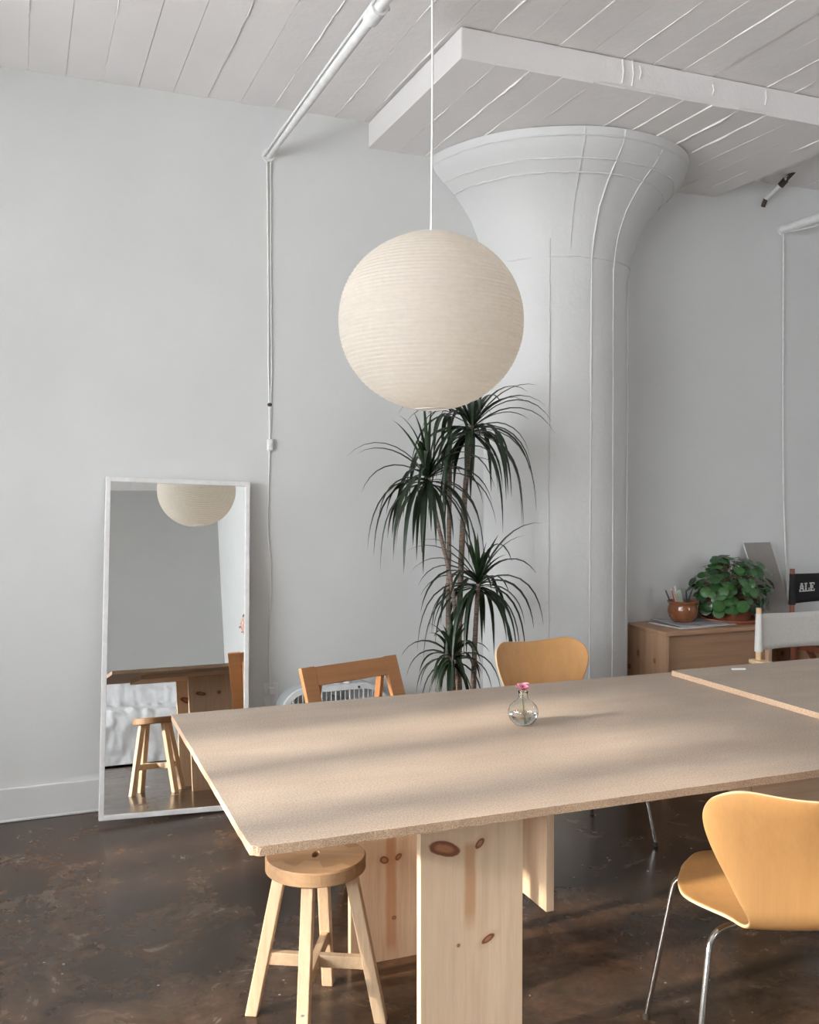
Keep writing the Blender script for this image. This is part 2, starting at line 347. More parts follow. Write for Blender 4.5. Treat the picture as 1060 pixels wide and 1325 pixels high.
# ceiling of board-marked concrete
ce = MB().box((XL - 0.3, YF - 0.3, H + 0.006), (XR + 0.3, D + 0.3, H + 0.2)).build('ceiling', CEILP); struct(ce, 'white painted board-marked concrete ceiling', 'ceiling')
BP, B0 = 0.158, 0.0555
def board_mesh(x0, x1, y0, y1, z, th, tilt):
    m = MB(); m.box((x0, y0, z), (x1, y1, z + th))
    m.v = [(x, y, zz + (tilt * (1 if x > (x0 + x1) / 2 else -1) if zz < z + th / 2 else 0)) for x, y, zz in m.v]
    return m
def ridge(m, x, y0, y1, z, hgt):
    n = max(2, int((y1 - y0) / 0.05)); top = []; 
    vs = []; fs = []
    for i in range(n + 1):
        y = y0 + (y1 - y0) * i / n; k = min(1, i / 2, (n - i) / 2); hh = hgt * k * random.uniform(0.5, 1.15); xo = x + random.uniform(-0.0022, 0.0022)
        vs += [(xo - 0.003, y, z + 0.002), (xo, y, z - hh), (xo + 0.003, y, z + 0.002)]
        if i: a = 3 * i; fs += [(a - 3, a - 2, a + 1, a), (a - 2, a - 1, a + 2, a + 1)]
    m.add(vs, fs)
Xp0, Xp1, Yp0, Hp = 1.655, 3.83, 3.519, 3.207
i0 = int((XL - B0) / BP) - 1; rid = MB()
x = B0 + i0 * BP
while x < XR:
    a, b_ = max(XL, x + 0.0012), min(XR, x + BP - 0.0012)
    if b_ - a > 0.02:
        board_mesh(a, b_, YF, D, H + random.uniform(-0.002, 0.002), 0.012, random.uniform(-0.0018, 0.0018)).build('board', CEILP, ce)
    if XL < x < XR:
        y = 0.6
        while y < D - 0.1:
            L = random.uniform(0.3, 1.6)
            if random.random() < (0.75 if x > 1.2 else 0.5): ridge(rid, x, y, min(D - 0.02, y + L), H, random.uniform(0.003, 0.009))
            y += L + random.uniform(0.05, 0.6)
    x += BP
r_ = rid.build('formwork_ridges', CEILP, ce); r_['kind'] = 'stuff'
dp = MB().box((Xp0, Yp0, Hp + 0.006), (Xp1, D, H - 0.004)).build('drop_panel', CEILP, ce, 0.006)
x = Xp0; k = 0; rid = MB()
NB = 14; pw = (Xp1 - Xp0) / NB
for k in range(NB):
    a = Xp0 + k * pw; board_mesh(a + (0 if k == 0 else 0.0012), a + pw - (0 if k == NB - 1 else 0.0012), Yp0, D, Hp + random.uniform(-0.002, 0.002), 0.012, random.uniform(-0.0018, 0.0018)).build('board', CEILP, dp)
    if k:
        y = Yp0 + 0.02
        while y < D - 0.1:
            L = random.uniform(0.25, 0.9)
            if random.random() < 0.85: ridge(rid, a, y, min(D - 0.02, y + L), Hp, random.uniform(0.003, 0.008))
            y += L + random.uniform(0.02, 0.3)
r_ = rid.build('formwork_ridges', CEILP, dp); r_['kind'] = 'stuff'
# drips of old paint on the front face of the panel
m = MB()
for (xx, top, L) in ((2.42, 3.33, 0.1), (2.47, 3.335, 0.11), (2.51, 3.32, 0.06), (3.2, 3.32, 0.07), (2.9, 3.30, 0.05)):
    m.tube([(xx, Yp0 - 0.001, top), (xx + 0.006, Yp0 - 0.003, top - L * 0.5), (xx - 0.002, Yp0 - 0.002, top - L)], 0.004, 6)
m.build('paint_drips', CEILP, dp)

# mushroom column, half sunk in the wall
CX, CY = 2.725, D + 0.0
colt = thing('column', 'white concrete mushroom column with flared capital half sunk in the wall', 'column', (CX, CY, 0)); colt['kind'] = 'structure'
prof = [(0.418, 0.0), (0.418, 1.2), (0.416, 2.2), (0.416, 2.56), (0.420, 2.66), (0.432, 2.74), (0.456, 2.82), (0.492, 2.90), (0.540, 2.97), (0.590, 3.03), (0.594, 3.033), (0.640, 3.075), (0.645, 3.079), (0.690, 3.125), (0.694, 3.130), (0.712, 3.165), (0.716, 3.17), (0.722, 3.205)]
def colrad(r, z, a): return r + 0.0025 * sin(9 * a + 1.3 * z) + 0.002 * sin(5.3 * z + 3 * a)
m = MB(); m.lathe(prof, 72, a0=pi, a1=2 * pi, rad=colrad); m.build('column_shaft', COLP, colt)
def pr(z):
    for (r0, z0), (r1, z1) in zip(prof, prof[1:]):
        if z0 <= z <= z1: return r0 + (r1 - r0) * (z - z0) / (z1 - z0)
    return prof[-1][0]
m = MB()
for a, z0, z1, rr in ((R(270 - 2), 0, 3.2, 0.0055), (R(289), 0, 3.2, 0.004), (R(238), 0, 2.75, 0.0045), (R(312), 0, 2.6, 0.005), (R(252), 2.7, 3.2, 0.003)):
    n = int((z1 - z0) / 0.05); pts = []
    for i in range(n + 1):
        z = z0 + (z1 - z0) * i / n; aa = a + random.uniform(-0.003, 0.003); r = pr(z) + 0.0015 + 0.0025 * sin(9 * aa + 1.3 * z)
        pts.append((r * cos(aa), r * sin(aa), z))
    m.tube(pts, [rr * random.uniform(0.6, 1.2) for _ in pts], 6)
for z, rr in ((2.66, 0.003), (3.03, 0.006), (3.08, 0.006), (3.165, 0.005)):
    pts = []
    for i in range(61):
        a = pi + pi * i / 60; zz = z + random.uniform(-0.0015, 0.0015); r = pr(zz) + 0.001 + 0.0025 * sin(9 * a + 1.3 * z); pts.append((r * cos(a), r * sin(a), zz))
    m.tube(pts, [rr * random.uniform(0.4, 1.2) for _ in pts], 6)
m.build('formwork_seam', COLP, colt)

# ------------------------------------------------------------------ pipes and cables
t = thing('ceiling_conduit', 'white painted conduit running from the wall above the mirror', 'pipe', (1.138, D, 3.105))
m = MB(); m.tube([(0, 0, 0), (0, -D + 0.4, 0.01)], 0.020, 14); m.build('pipe', PIPEP, t)
m = MB(); m.tube([(0, -1.56, 0.003), (0, -1.47, 0.003)], [0.030, 0.030], 14); m.tube([(0.0, -1.515, 0.0), (0.045, -1.515, 0.03)], 0.014, 10); m.build('coupling', PIPEP, t)
m = MB(); m.tube([(0, -0.0, 0), (0, -0.012, 0)], 0.032, 16); m.build('wall_flange', PIPEP, t)
m = MB(); m.tube([(-0.028, -0.02, -0.012), (-0.027, -1.0, 0.004), (-0.03, -2.2, 0.01), (-0.028, -4.0, 0.01)], 0.0055, 6); m.build('cable', PIPEP, t)
MB().tube([(0, -4.05, 0.015), (0, -4.05, H - 3.105 + 0.012)], 0.006, 8).build('hanger', PIPEP, t)
t = thing('switch_cord', 'thin white cord with inline switch hanging down the wall by the mirror', 'cord', (1.139, D, 1.70))
yb = -0.006
m = MB(); m.tube(catmull([(-0.008, yb, 1.40), (-0.004, yb, 0.9), (-0.004, yb, 0.4), (-0.001, yb, 0.2), (0, yb, 0.03)], 10), 0.0042, 8)
m.tube(catmull([(0.010, yb, 1.39), (0.009, yb, 0.9), (0.010, yb, 0.4), (0.006, yb, 0.2), (0.002, yb, 0.03)], 10), 0.0035, 8)
m.build('cord', CABLE, t)
m = MB(); m.tube(catmull([(0, yb, -0.02), (-0.006, yb, -0.2), (-0.010, yb, -0.42), (0.004, yb, -0.62), (-0.002, yb, -0.82), (-0.008, yb, -1.02), (-0.004, yb - 0.006, -1.19)], 10), 0.0036, 8); m.build('lower_cord', CABLE, t)
m = MB(); m.sphere((0, -0.008, 0.197), 0.012, 14, 8, sc=(1, 0.6, 0.8)); m.build('clip', DARK, t)
m = MB(); m.box((-0.014, -0.024, -0.028), (0.014, -0.002, 0.028)); sw = m.build('switch_body', WHITE, t, 0.005)
m = MB(); m.box((-0.006, -0.028, -0.010), (0.006, -0.022, 0.010)); m.build('rocker', WHITE, sw, 0.002)
t = thing('wall_outlet', 'white wall outlet low on the wall behind the box fan', 'outlet', (1.139, D, 0.47))
m = MB(); m.box((-0.036, -0.006, -0.058), (0.036, 0, 0.058)); m.build('cover_plate', WHITE, t, 0.002)
m = MB(); m.box((-0.014, -0.026, 0.006), (0.014, -0.006, 0.04)); m.build('plug', WHITE, t, 0.004)
t = thing('wall_conduit', 'white painted conduit on the wall above the director chairs', 'pipe', (4.335, D, 3.065))
m = MB(); m.tube([(0, 0, 0), (0.02, -2.2, 0.01)], 0.026, 14); m.build('pipe', PIPEP, t)
m = MB(); m.tube([(0, 0, 0), (0, -0.012, 0)], 0.032, 16); m.build('wall_flange', PIPEP, t)
m = MB(); m.tube(catmull([(0.0, -0.012, -0.02), (0.03, -0.3, -0.035), (0.05, -0.9, -0.03), (0.05, -2.2, -0.03)], 8), 0.005, 6); m.build('cable', PIPEP, t)
m = MB(); m.tube(catmull([(0.012, -0.008, -0.01), (0.018, -0.008, -0.8), (0.03, -0.008, -1.5), (0.055, -0.008, -2.0), (0.075, -0.008, -2.35)], 10), 0.0062, 8); m.build('drop_cable', CABLE, t)
m = MB()
m.tube([(0.02, -1.6, 0.02), (0.02, -1.6, H - 3.065 + 0.012)], 0.006, 8); m.build('hanger', PIPEP, t)
t = thing('pipe_stub', 'short pipe stub with dark fittings under the ceiling by the capital', 'pipe', (4.19, D - 0.02, 3.235))
m = MB(); m.tube([(0, 0.018, -0.02), (0.0, -0.02, 0.0), (0.03, -0.12, 0.07), (0.04, -0.16, 0.10)], 0.011, 10); m.build('pipe', PIPEP, t)
m = MB(); m.tube([(0.0, 0.019, -0.045), (0.0, -0.005, -0.005)], 0.014, 10); m.build('fitting', DARK, t)
m = MB(); m.tube([(0.03, -0.10, 0.058), (0.055, -0.22, 0.14)], 0.014, 10); m.tube([(0.028, -0.095, 0.052), (0.036, -0.13, 0.078)], 0.02, 10); m.build('fitting', DARK, t)

# ------------------------------------------------------------------ paper lantern
def paper_mat():
    m, nt, b = newmat('rice_paper'); h = N(nt); v = h.coord()
    f = h.noise(v, 60, 5, 0.7); c = h.ramp(f, [(0.3, (0.85, 0.79, 0.71)), (0.7, (0.90, 0.85, 0.78))])
    d = h.n('ShaderNodeBsdfDiffuse'); t = h.n('ShaderNodeBsdfTranslucent'); mx = h.n('ShaderNodeMixShader'); mx.inputs[0].default_value = 0.66
    h.l(c, d.inputs[0]); h.l(c, t.inputs[0]); h.l(h.bump(f, 0.2, 0.001), d.inputs['Normal'])
    h.l(d.outputs[0], mx.inputs[1]); h.l(t.outputs[0], mx.inputs[2]); h.l(mx.outputs[0], nt.nodes['Material Output'].inputs[0]); nt.nodes.remove(b)
    return m
PAPER = paper_mat()
LX, LY, LZ, LR = 1.0965, 2.530, 1.968, 0.2625
lan = thing('paper_lantern', 'round ribbed cream paper pendant lantern hanging over the table', 'lamp', (LX, LY, LZ))
HZ = 0.2485; NR = 46; prof = []; ang0, ang1 = -R(77), R(79)
for i in range(NR * 4 + 1):
    u = i / (NR * 4); zz = -HZ * 0.995 + 2 * HZ * 0.985 * u
    # superellipse slightly squashed
    r = LR * math.sqrt(max(0.0, 1 - (abs(zz) / (HZ * 1.012)) ** 2.05))
    ph = (i % 4) / 4.0; bul = 0.0046 * (sin(pi * ph))
    prof.append((r - 0.002 + bul, zz))
def gore(r, z, a):
    k = (a * 8 / (2 * pi) + 0.24) % 1.0; dd = min(k, 1 - k)
    return r + (0.0018 if dd < 0.012 else 0.0) - 0.0012 * (1 - math.cos(2 * pi * k)) * 0.5
m = MB(); m.lathe(prof, 192, rad=gore); m.build('shade', PAPER, lan)
m = MB(); rb = prof[0][0]
m.tube([(rb * cos(a), rb * sin(a), prof[0][1]) for a in [2 * pi * k / 32 for k in range(33)]], 0.0022, 6, cap=False); m.build('rim_ring', WHITE, lan)
m = MB(); rt = prof[-1][0]; m.tube([(rt * cos(a), rt * sin(a), prof[-1][1]) for a in [2 * pi * k / 32 for k in range(33)]], 0.0022, 6, cap=False); m.build('rim_ring', WHITE, lan)
m = MB(); m.tube([(-rt, 0, prof[-1][1]), (-rt * 0.2, 0, prof[-1][1] - 0.05)], 0.0016, 6); m.tube([(rt, 0, prof[-1][1]), (rt * 0.2, 0, prof[-1][1] - 0.05)], 0.0016, 6)
m.tube([(0.034, -0.02, HZ * 0.97), (0.034, -0.02, HZ * 0.97 + 0.012)], 0.0016, 6); m.build('wire_hanger', DARK, lan)
m = MB(); m.lathe([(0.0005, 0.012), (0.018, 0.010), (0.020, -0.05), (0.018, -0.07), (0.0005, -0.07)], 20, (0, 0, HZ - 0.02)); m.build('socket', WHITE, lan)
m = MB(); m.lathe([(0.006, 0.0), (0.005, 0.016), (0.0028, 0.022)], 12, (0, 0, HZ - 0.012)); m.tube([(0, 0, HZ - 0.01), (0.004, 0, 0.7), (0.0, 0, H - LZ - 0.02)], 0.0035, 8); m.build('cord', CABLE, lan)
m = MB(); m.lathe([(0.05, 0), (0.05, -0.02), (0.02, -0.03), (0.003, -0.032)], 24, (0, 0, H - LZ - 0.001)); m.build('ceiling_rose', WHITE, lan)

# ------------------------------------------------------------------ leaning mirror
MIRR, nt, b = newmat('mirror_glass'); b.inputs['Base Color'].default_value = (0.86, 0.87, 0.86, 1); b.inputs['Metallic'].default_value = 1.0; b.inputs['Roughness'].default_value = 0.0
psi, tilt, roll, mw, mh = -0.0081, 0.1200, -0.0371, 0.662, 1.529
ax = Vector((cos(psi), sin(psi), 0)); bk = Vector((-sin(psi), cos(psi), 0)); up = Vector((0, 0, 1)) * cos(tilt) + bk * sin(tilt)
a_ = ax * cos(roll) + up * sin(roll); u_ = up * cos(roll) - ax * sin(roll); n_ = a_.cross(u_)   # n_ points toward the room (-y)
mt = thing('standing_mirror', 'tall white framed mirror leaning on the wall', 'mirror')
mt.matrix_world = Matrix(((a_.x, -n_.x, u_.x, 0.6404), (a_.y, -n_.y, u_.y, 4.3898 - 0.003), (a_.z, -n_.z, u_.z, 0.0135), (0, 0, 0, 1)))
fw, fd = 0.021, 0.030
W2 = mw / 2
for (lo, hi) in (((-W2, -0.006, 0), (-W2 + fw, fd - 0.006, mh)), ((W2 - fw, -0.006, 0), (W2, fd - 0.006, mh)), ((-W2 + fw, -0.006, 0), (W2 - fw, fd - 0.006, fw)), ((-W2 + fw, -0.006, mh - fw), (W2 - fw, fd - 0.006, mh))):
    MB().box(lo, hi).build('frame_rail', WHITE, mt, 0.002)
MB().box((-W2 + fw - 0.002, 0.004, fw - 0.002), (W2 - fw + 0.002, 0.008, mh - fw + 0.002)).build('mirror_glass', MIRR, mt)
MB().box((-W2 + fw - 0.002, 0.009, fw - 0.002), (W2 - fw + 0.002, 0.013, mh - fw + 0.002)).build('backing_board', CABW, mt)

# ------------------------------------------------------------------ tables
TZ = 0.74; TT = 0.020
def tabletop(m, L, W, th, rag):
    """board with top at z=0; edges are split so that they can be chipped"""
    pts = []
    def run(p, q, n):
        for i in range(n):
            t_ = i / n; pts.append([p[0] + (q[0] - p[0]) * t_, p[1] + (q[1] - p[1]) * t_])
    c = 0.018 if rag else 0.003
    run((c, 0), (L, 0), 70); run((L, 0), (L, W), 30); run((L, W), (0, W), 60); run((0, W), (0, c * 0.8), 30); run((0, c * 0.8), (c, 0), 4)
    n = len(pts); top = []; bot = []
    for i, (x, y) in enumerate(pts):
        j = random.uniform(-0.0008, 0.0008)
        near = math.hypot(x, y) < 0.09 and rag
        k = random.uniform(0, 0.004) if near else 0
        top.append((x + j + k, y + j + k, 0)); bot.append((x + j, y + j, -th))
    m.add(top, [tuple(range(n))], 0); m.add(bot, [tuple(range(n))[::-1]], 0)
    vs = top + bot; fs = [(i, n + i, n + (i + 1) % n, (i + 1) % n) for i in range(n)]
    for i, f in enumerate(fs):
        x = pts[i][0]; m.add([vs[k] for k in f], [(0, 1, 2, 3)], 2 if (abs(pts[i][0]) < 0.002 and abs(pts[(i + 1) % n][0]) < 0.03) else 1)
T1 = thing('work_table', 'large particleboard work table on wide pine plank legs', 'table', (0.4438, 1.9719, 0), -0.0145)
m = MB(); tabletop(m, 2.44, 1.266, TT, True); m.build('tabletop', [PBOARD, PEDGE, PEDGE_LIT], T1, loc=(0, 0, TZ))
tb = TZ - TT
LZt = tb - 0.024
def loc1(X, Y):   # world -> table local
    v = Matrix.Rotation(0.0145, 3, 'Z') @ Vector((X - 0.4438, Y - 1.9719, 0)); return v.x, v.y
pl0 = MB(); pl0.box((0, 0, 0), (0.295, 0.026, LZt))
for (X, Y, mat) in ((0.942, 2.240, PINE_NEAR), (0.942, 2.802, PINE_FAR), (2.46, 2.225, PINE_FAR), (2.46, 2.79, PINE_NEAR)):
    x, y = loc1(X, Y); obj('leg_plank', pl0.mesh('leg_plank', mat), T1, 0.0015, (x, y, 0))
for X in (1.288, 2.425):
    x, y = loc1(X, 2.20); MB().box((0, 0, 0.366), (0.024, 0.66, LZt)).build('brace_board', PINE, T1, 0.0015, (x, y, 0))
for X0, X1 in ((0.645, 1.31), (2.38, 2.86)):
    x, y = loc1(X0, 2.20); MB().box((0, 0, LZt), (X1 - X0, 0.68, tb)).build('top_batten', PINEX, T1, 0.0015, (x, y, 0))
x, y = loc1(1.985, 2.21); MB().box((0, 0, 0.50), (0.70, 0.024, LZt)).build('apron_board', PINEX, T1, 0.0015, (x, y, 0))
T2 = thing('overlapping_table', 'second particleboard table whose pale edge overlaps the first', 'table', (2.40, 1.885, 0), -0.012)
m = MB(); tabletop(m, 2.0, 1.262, TT, False); m.build('tabletop', [PBOARD, PEDGE, PEDGE_LIT], T2, loc=(0, 0, TZ + TT + 0.001))
for X in (1.35,):
    for Y in (0.26, 0.83): obj('leg_plank', MB().box((0, 0, 0), (0.295, 0.026, TZ + 0.001)).mesh('leg_plank', PINE), T2, 0.0015, (X, Y, 0))

# ------------------------------------------------------------------ round stool
def make_stool(name, label, cat, loc, rz):
    t = thing(name, label, cat, loc, rz)
    zt, th, r = 0.466, 0.040, 0.141
    # seat of four glued staves with a hand hole, cut from one outline
    seat = MB(); n = 64; a_h, b_h = 0.024, 0.0095
    def ring(rx, ry, z): return [(rx * cos(2 * pi * k / n), ry * sin(2 * pi * k / n), z) for k in range(n)]
    rings = [ring(a_h, b_h, zt), ring(0.05, 0.05, zt), ring(0.10, 0.10, zt), ring(r - 0.004, r - 0.004, zt), ring(r, r, zt - 0.004), ring(r, r, zt - th + 0.004), ring(r - 0.005, r - 0.005, zt - th), ring(0.06, 0.06, zt - th), ring(a_h, b_h, zt - th), ring(a_h, b_h, zt)]
    for A, B in zip(rings, rings[1:]):
        for k in range(n):
            q = [A[k], A[(k + 1) % n], B[(k + 1) % n], B[k]][::-1]; cx_ = sum(p[0] for p in q) / 4
            seat.add(q, [(0, 1, 2, 3)], 0 if cx_ < -0.07 else 1 if cx_ < 0.0 else 2 if cx_ < 0.07 else 3)
    st = seat.build('seat', SEATW, t)
    bm = bmesh.new(); bm.from_mesh(st.data); bmesh.ops.remove_doubles(bm, verts=bm.verts, dist=1e-5); bm.to_mesh(st.data); bm.free()
    for k in range(4):
        a = k * pi / 2; d = Vector((cos(a), sin(a), 0)); s_ = Vector((-sin(a), cos(a), 0))
        m = MB(); p0 = d * 0.185; p1 = d * 0.098 + Vector((0, 0, zt - th + 0.001))
        # foot cut level with the floor
        vs = []
        for c_, z in ((p0, 0.0), (p1, zt - th)):
            for sx, sy in ((-1, -1), (1, -1), (1, 1), (-1, 1)): vs.append((c_.x + d.x * sx * 0.0175 + s_.x * sy * 0.0165, c_.y + d.y * sx * 0.0175 + s_.y * sy * 0.0165, z))
        m.add(vs, [(0, 3, 2, 1), (4, 5, 6, 7), (0, 1, 5, 4), (1, 2, 6, 5), (2, 3, 7, 6), (3, 0, 4, 7)])
        leg = m.build('leg', STOOLW, t, 0.003)
        f = 0.30; pz = 0.105; c_ = p0.lerp(p1, pz / (zt - th)) + d * 0.0175
        m = MB(); m.tube([c_ - d * 0.002 + Vector((0, 0, 0)), c_ + d * 0.0012], 0.0042, 10); m.build('screw', STEEL, leg)
    zs = 0.166; rr = 0.185 - (0.185 - 0.098) * zs / (zt - th) - 0.012
    MB().box((-rr, -0.011, zs - 0.018), (rr, 0.011, zs + 0.018)).build('stretcher', STOOLX, t, 0.002)
    MB().box((-0.011, -rr, zs - 0.0175), (0.011, rr, zs + 0.0175)).build('stretcher', STOOLX, t, 0.002)
    return t
stool = make_stool('wooden_stool', 'round topped blond wooden stool tucked under the work table', 'stool', (0.762, 2.572, 0), R(62))

# ------------------------------------------------------------------ moulded plywood chairs
def shell_mesh():
    # centre line: parameter sigma (m): negative = seat forward, positive = up the back
    def centre(s):
        YB = 0.045; Rb = 0.075; half = Rb * R(78) / 2 * 1.0
        z0 = 0.442; ang = R(101)          # angle between seat and back direction
        th = R(180 - 101 + 0)             # turning angle in the bend
        arc = Rb * th
        if s < 0:
            y = YB - s; z = z0 + 0.010 * math.exp(-((s + 0.06) / 0.05) ** 2) * 0 + 0.085 * (-s) - 0.014 * math.exp(-((s + 0.15) / 0.12) ** 2) - max(0, (-s - 0.33)) ** 2 * 2.0
            return Vector((0, y, z)), Vector((0, 0, 1))
        if s < arc:
            a = s / Rb; return Vector((0, YB - Rb * sin(a), z0 + Rb * (1 - cos(a)))), Vector((0, sin(a), cos(a)))
        a = th; p = Vector((0, YB - Rb * sin(a), z0 + Rb * (1 - cos(a)))); d = Vector((0, -cos(a), sin(a)))
        L = s - arc; return p + d * L + Vector((0, 1, 0)) * (-0.10 * (L / 0.3) ** 2 * 0.25 + 0.018 * sin(pi * min(1, L / 0.27))), Vector((0, sin(a), cos(a)))
    ns, ntt = 56, 24; Ls, Lb = 0.420, 0.402; m = MB(); vs = []
    def sm(x): x = max(0, min(1, x)); return x * x * (3 - 2 * x)
    for i in range(ns + 1):
        v = -1 + 2 * i / ns
        if v < 0:
            q = -v; wd = 0.142 + (0.236 - 0.142) * sm(q / 0.52) ; wd *= (1 - 0.30 * max(0, (q - 0.45) / 0.55) ** 2.6)
        else:
            q = v; wd = 0.142 - 0.008 * sin(pi * min(1, q / 0.35)) + (0.250 - 0.142) * sm((q - 0.12) / 0.80); wd *= (1 - 0.055 * max(0, (q - 0.8) / 0.2) ** 3)
        for j in range(ntt + 1):
            t_ = -1 + 2 * j / ntt; at = abs(t_)
            tt = math.copysign(1 - (1 - at) ** 1.35, t_)
            at = abs(tt)
            L = Ls * (1 - 0.17 * at ** 2.4 - 0.08 * at ** 8) if v < 0 else Lb * (1 + 0.022 * sm(at / 0.85) - 0.10 * max(0, (at - 0.62) / 0.38) ** 2.6)
            p, n = centre(v * L); x = wd * tt
            curl = (0.030 * (q if v > 0 else 0) + 0.006) * (x / 0.236) ** 2 * 2.0
            p = p + n * curl; vs.append((x, p.y, p.z))
    W = ntt + 1
    m.add(vs, [(i * W + j, i * W + j + 1, (i + 1) * W + j + 1, (i + 1) * W + j) for i in range(ns) for j in range(ntt)], 0, True)
    return m.mesh('shell', [PLY, PLYE])
SHELL = shell_mesh()
def make_chair(label, loc, rz, group):
    t = thing('plywood_chair', label, 'chair', loc, rz, group)
    o = obj('seat_shell', SHELL, t); sd = o.modifiers.new('thick', 'SOLIDIFY'); sd.thickness = 0.0095; sd.offset = -1; sd.material_offset_rim = 1; sd.use_even_offset = False
    sb = o.modifiers.new('sub', 'SUBSURF'); sb.levels = 1; sb.render_levels = 1
    for sx in (-1, 1):
        for (top, knee, foot) in (((sx * 0.03, 0.23, 0.412), (sx * 0.200, 0.375, 0.440), (sx * 0.262, 0.440, 0.008)), ((sx * 0.03, 0.19, 0.412), (sx * 0.195, 0.090, 0.410), (sx * 0.262, 0.005, 0.008))):
            T, K, F = Vector(top), Vector(knee), Vector(foot); d1 = (T - K).normalized(); d2 = (F - K).normalized()
            pts = [T, K + d1 * 0.05] + [(K + d1 * 0.045) * (1 - s) ** 2 + K * 2 * s * (1 - s) + (K + d2 * 0.045) * s * s for s in (0.2, 0.4, 0.6, 0.8)] + [K + d2 * 0.05, F]
            lg = MB().tube(pts, 0.0078, 14).build('leg', CHROME, t)
            MB().tube([F - Vector((0, 0, 0.008)), F + Vector((0, 0, 0.010))], 0.0095, 12).build('foot_cap', DARK, lg)
    m = MB(); m.lathe([(0.0005, 0.0), (0.055, 0.0), (0.058, 0.004), (0.058, 0.012), (0.05, 0.018), (0.0005, 0.018)], 24, (0, 0.21, 0.402)); m.build('mount_plate', CHROME, t)
    return t
CH1 = make_chair('honey plywood chair with chrome legs, its back turned to the table edge', (1.700, 1.710, 0), R(-22), 'moulded plywood chairs')
CH2 = make_chair('honey plywood chair across the table, between palm plant and column', (2.15, 3.70, 0), R(180 + 4), 'moulded plywood chairs')

# ------------------------------------------------------------------ wooden folding chair
fc = thing('folding_chair', 'brown wooden folding chair in front of the box fan', 'chair', (1.270, 3.795, 0), R(180 + 17.5))
topz = 0.770
def stile_pt(z): # back plane: z -> local y (front positive)
    return (topz - z) * 0.40
hw = 0.245
for sx in (-1, 1):
    x = sx * (hw - 0.033)
    m = MB(); m.bar((x, stile_pt(topz - 0.004), topz - 0.004), (x, stile_pt(0.0), 0.0), 0.066, 0.022, (1, 0, 0)); m.build('front_leg', OAKB, fc, 0.002)
    xi = sx * (hw - 0.085)
    m = MB(); m.bar((xi, stile_pt(0.71) - 0.012, 0.71), (xi, -0.10, 0.0), 0.018, 0.034, (1, 0, 0)); m.build('rear_leg', OAKB, fc, 0.002)
m = MB(); zc = topz - 0.042; m.bar((-hw + 0.066, stile_pt(zc), zc), (hw - 0.066, stile_pt(zc), zc), 0.021, 0.076, (0, 1, 0.4)); m.build('back_rail', OAKB, fc, 0.002)
for k in range(5):
    y = 0.10 + k * 0.072; MB().box((-hw + 0.07, y, 0.437), (hw - 0.07, y + 0.062, 0.452)).build('seat_slat', OAKB, fc, 0.003)
for sx in (-1, 1): MB().box((sx * (hw - 0.105) - 0.012, 0.07, 0.402), (sx * (hw - 0.105) + 0.012, 0.46, 0.437)).build('seat_rail', OAKB, fc, 0.002)
MB().bar((-hw + 0.07, -0.075, 0.13), (hw - 0.07, -0.075, 0.13), 0.02, 0.03, (0, 1, 0)).build('stretcher', OAKB, fc, 0.002)

# ------------------------------------------------------------------ box fan
FANW = plain('fan_enamel', (0.72, 0.74, 0.75), 0.35); FAND = plain('fan_dark', (0.20, 0.21, 0.22), 0.5); FANS = plain('fan_side', (0.42, 0.44, 0.45), 0.4)
fan = thing('box_fan', 'white round-cornered box fan standing on the floor by the wall', 'fan', (1.405, 4.40, 0), R(0))
fwid, fhei, fdep = 0.54, 0.512, 0.115
def rrect(w_, h_, r, n=8):
    out = []
    for cx_, cz_, a0 in ((w_ / 2 - r, h_ / 2 - r, 0), (-w_ / 2 + r, h_ / 2 - r, 90), (-w_ / 2 + r, -h_ / 2 + r, 180), (w_ / 2 - r, -h_ / 2 + r, 270)):
        for k in range(n + 1): a = R(a0 + 90 * k / n); out.append((cx_ + r * cos(a), cz_ + r * sin(a)))
    return out
def rr_loop(m, w1, r1, y1, w2, r2, y2, mi=0, sm=True):
    A = rrect(*w1, r1); B = rrect(*w2, r2); n = len(A); zc = 0.025 + fhei / 2
    m.add([(x, y1, z + zc) for x, z in A] + [(x, y2, z + zc) for x, z in B], [(k, (k + 1) % n, n + (k + 1) % n, n + k) for k in range(n)], mi, sm)
m = MB(); rr_loop(m, (fwid, fhei), 0.13, fdep, (fwid, fhei), 0.13, 0.0); rr_loop(m, (fwid - 0.01, fhei - 0.01), 0.125, 0.0, (fwid - 0.01, fhei - 0.01), 0.125, fdep); m.build('housing', FANS, fan)
m = MB(); rr_loop(m, (fwid + 0.004, fhei + 0.004), 0.132, 0.012, (fwid + 0.004, fhei + 0.004), 0.132, -0.012); rr_loop(m, (fwid + 0.004, fhei + 0.004), 0.132, -0.012, (fwid - 0.045, fhei - 0.045), 0.108, -0.014); rr_loop(m, (fwid - 0.045, fhei - 0.045), 0.108, -0.014, (fwid - 0.045, fhei - 0.045), 0.108, 0.012); m.build('front_frame', FANW, fan)
gr = MB()
for k in range(-10, 11):
    x = k * 0.0235; hh = fhei / 2 - 0.022
    if abs(x) > fwid / 2 - 0.13: e = abs(x) - (fwid / 2 - 0.13); hh = fhei / 2 - 0.13 + math.sqrt(max(0, 0.108 ** 2 - e * e))
    gr.tube([(x, -0.008, 0.025 + fhei / 2 - hh), (x, -0.008, 0.025 + fhei / 2 + hh)], 0.0024 if k % 3 else 0.0042, 6)
for rr in (0.06, 0.12, 0.18): gr.tube([(rr * cos(2 * pi * k / 32), -0.006, 0.025 + fhei / 2 + rr * sin(2 * pi * k / 32)) for k in range(33)], 0.002, 6, cap=False)
gr.build('grille', FANW, fan)
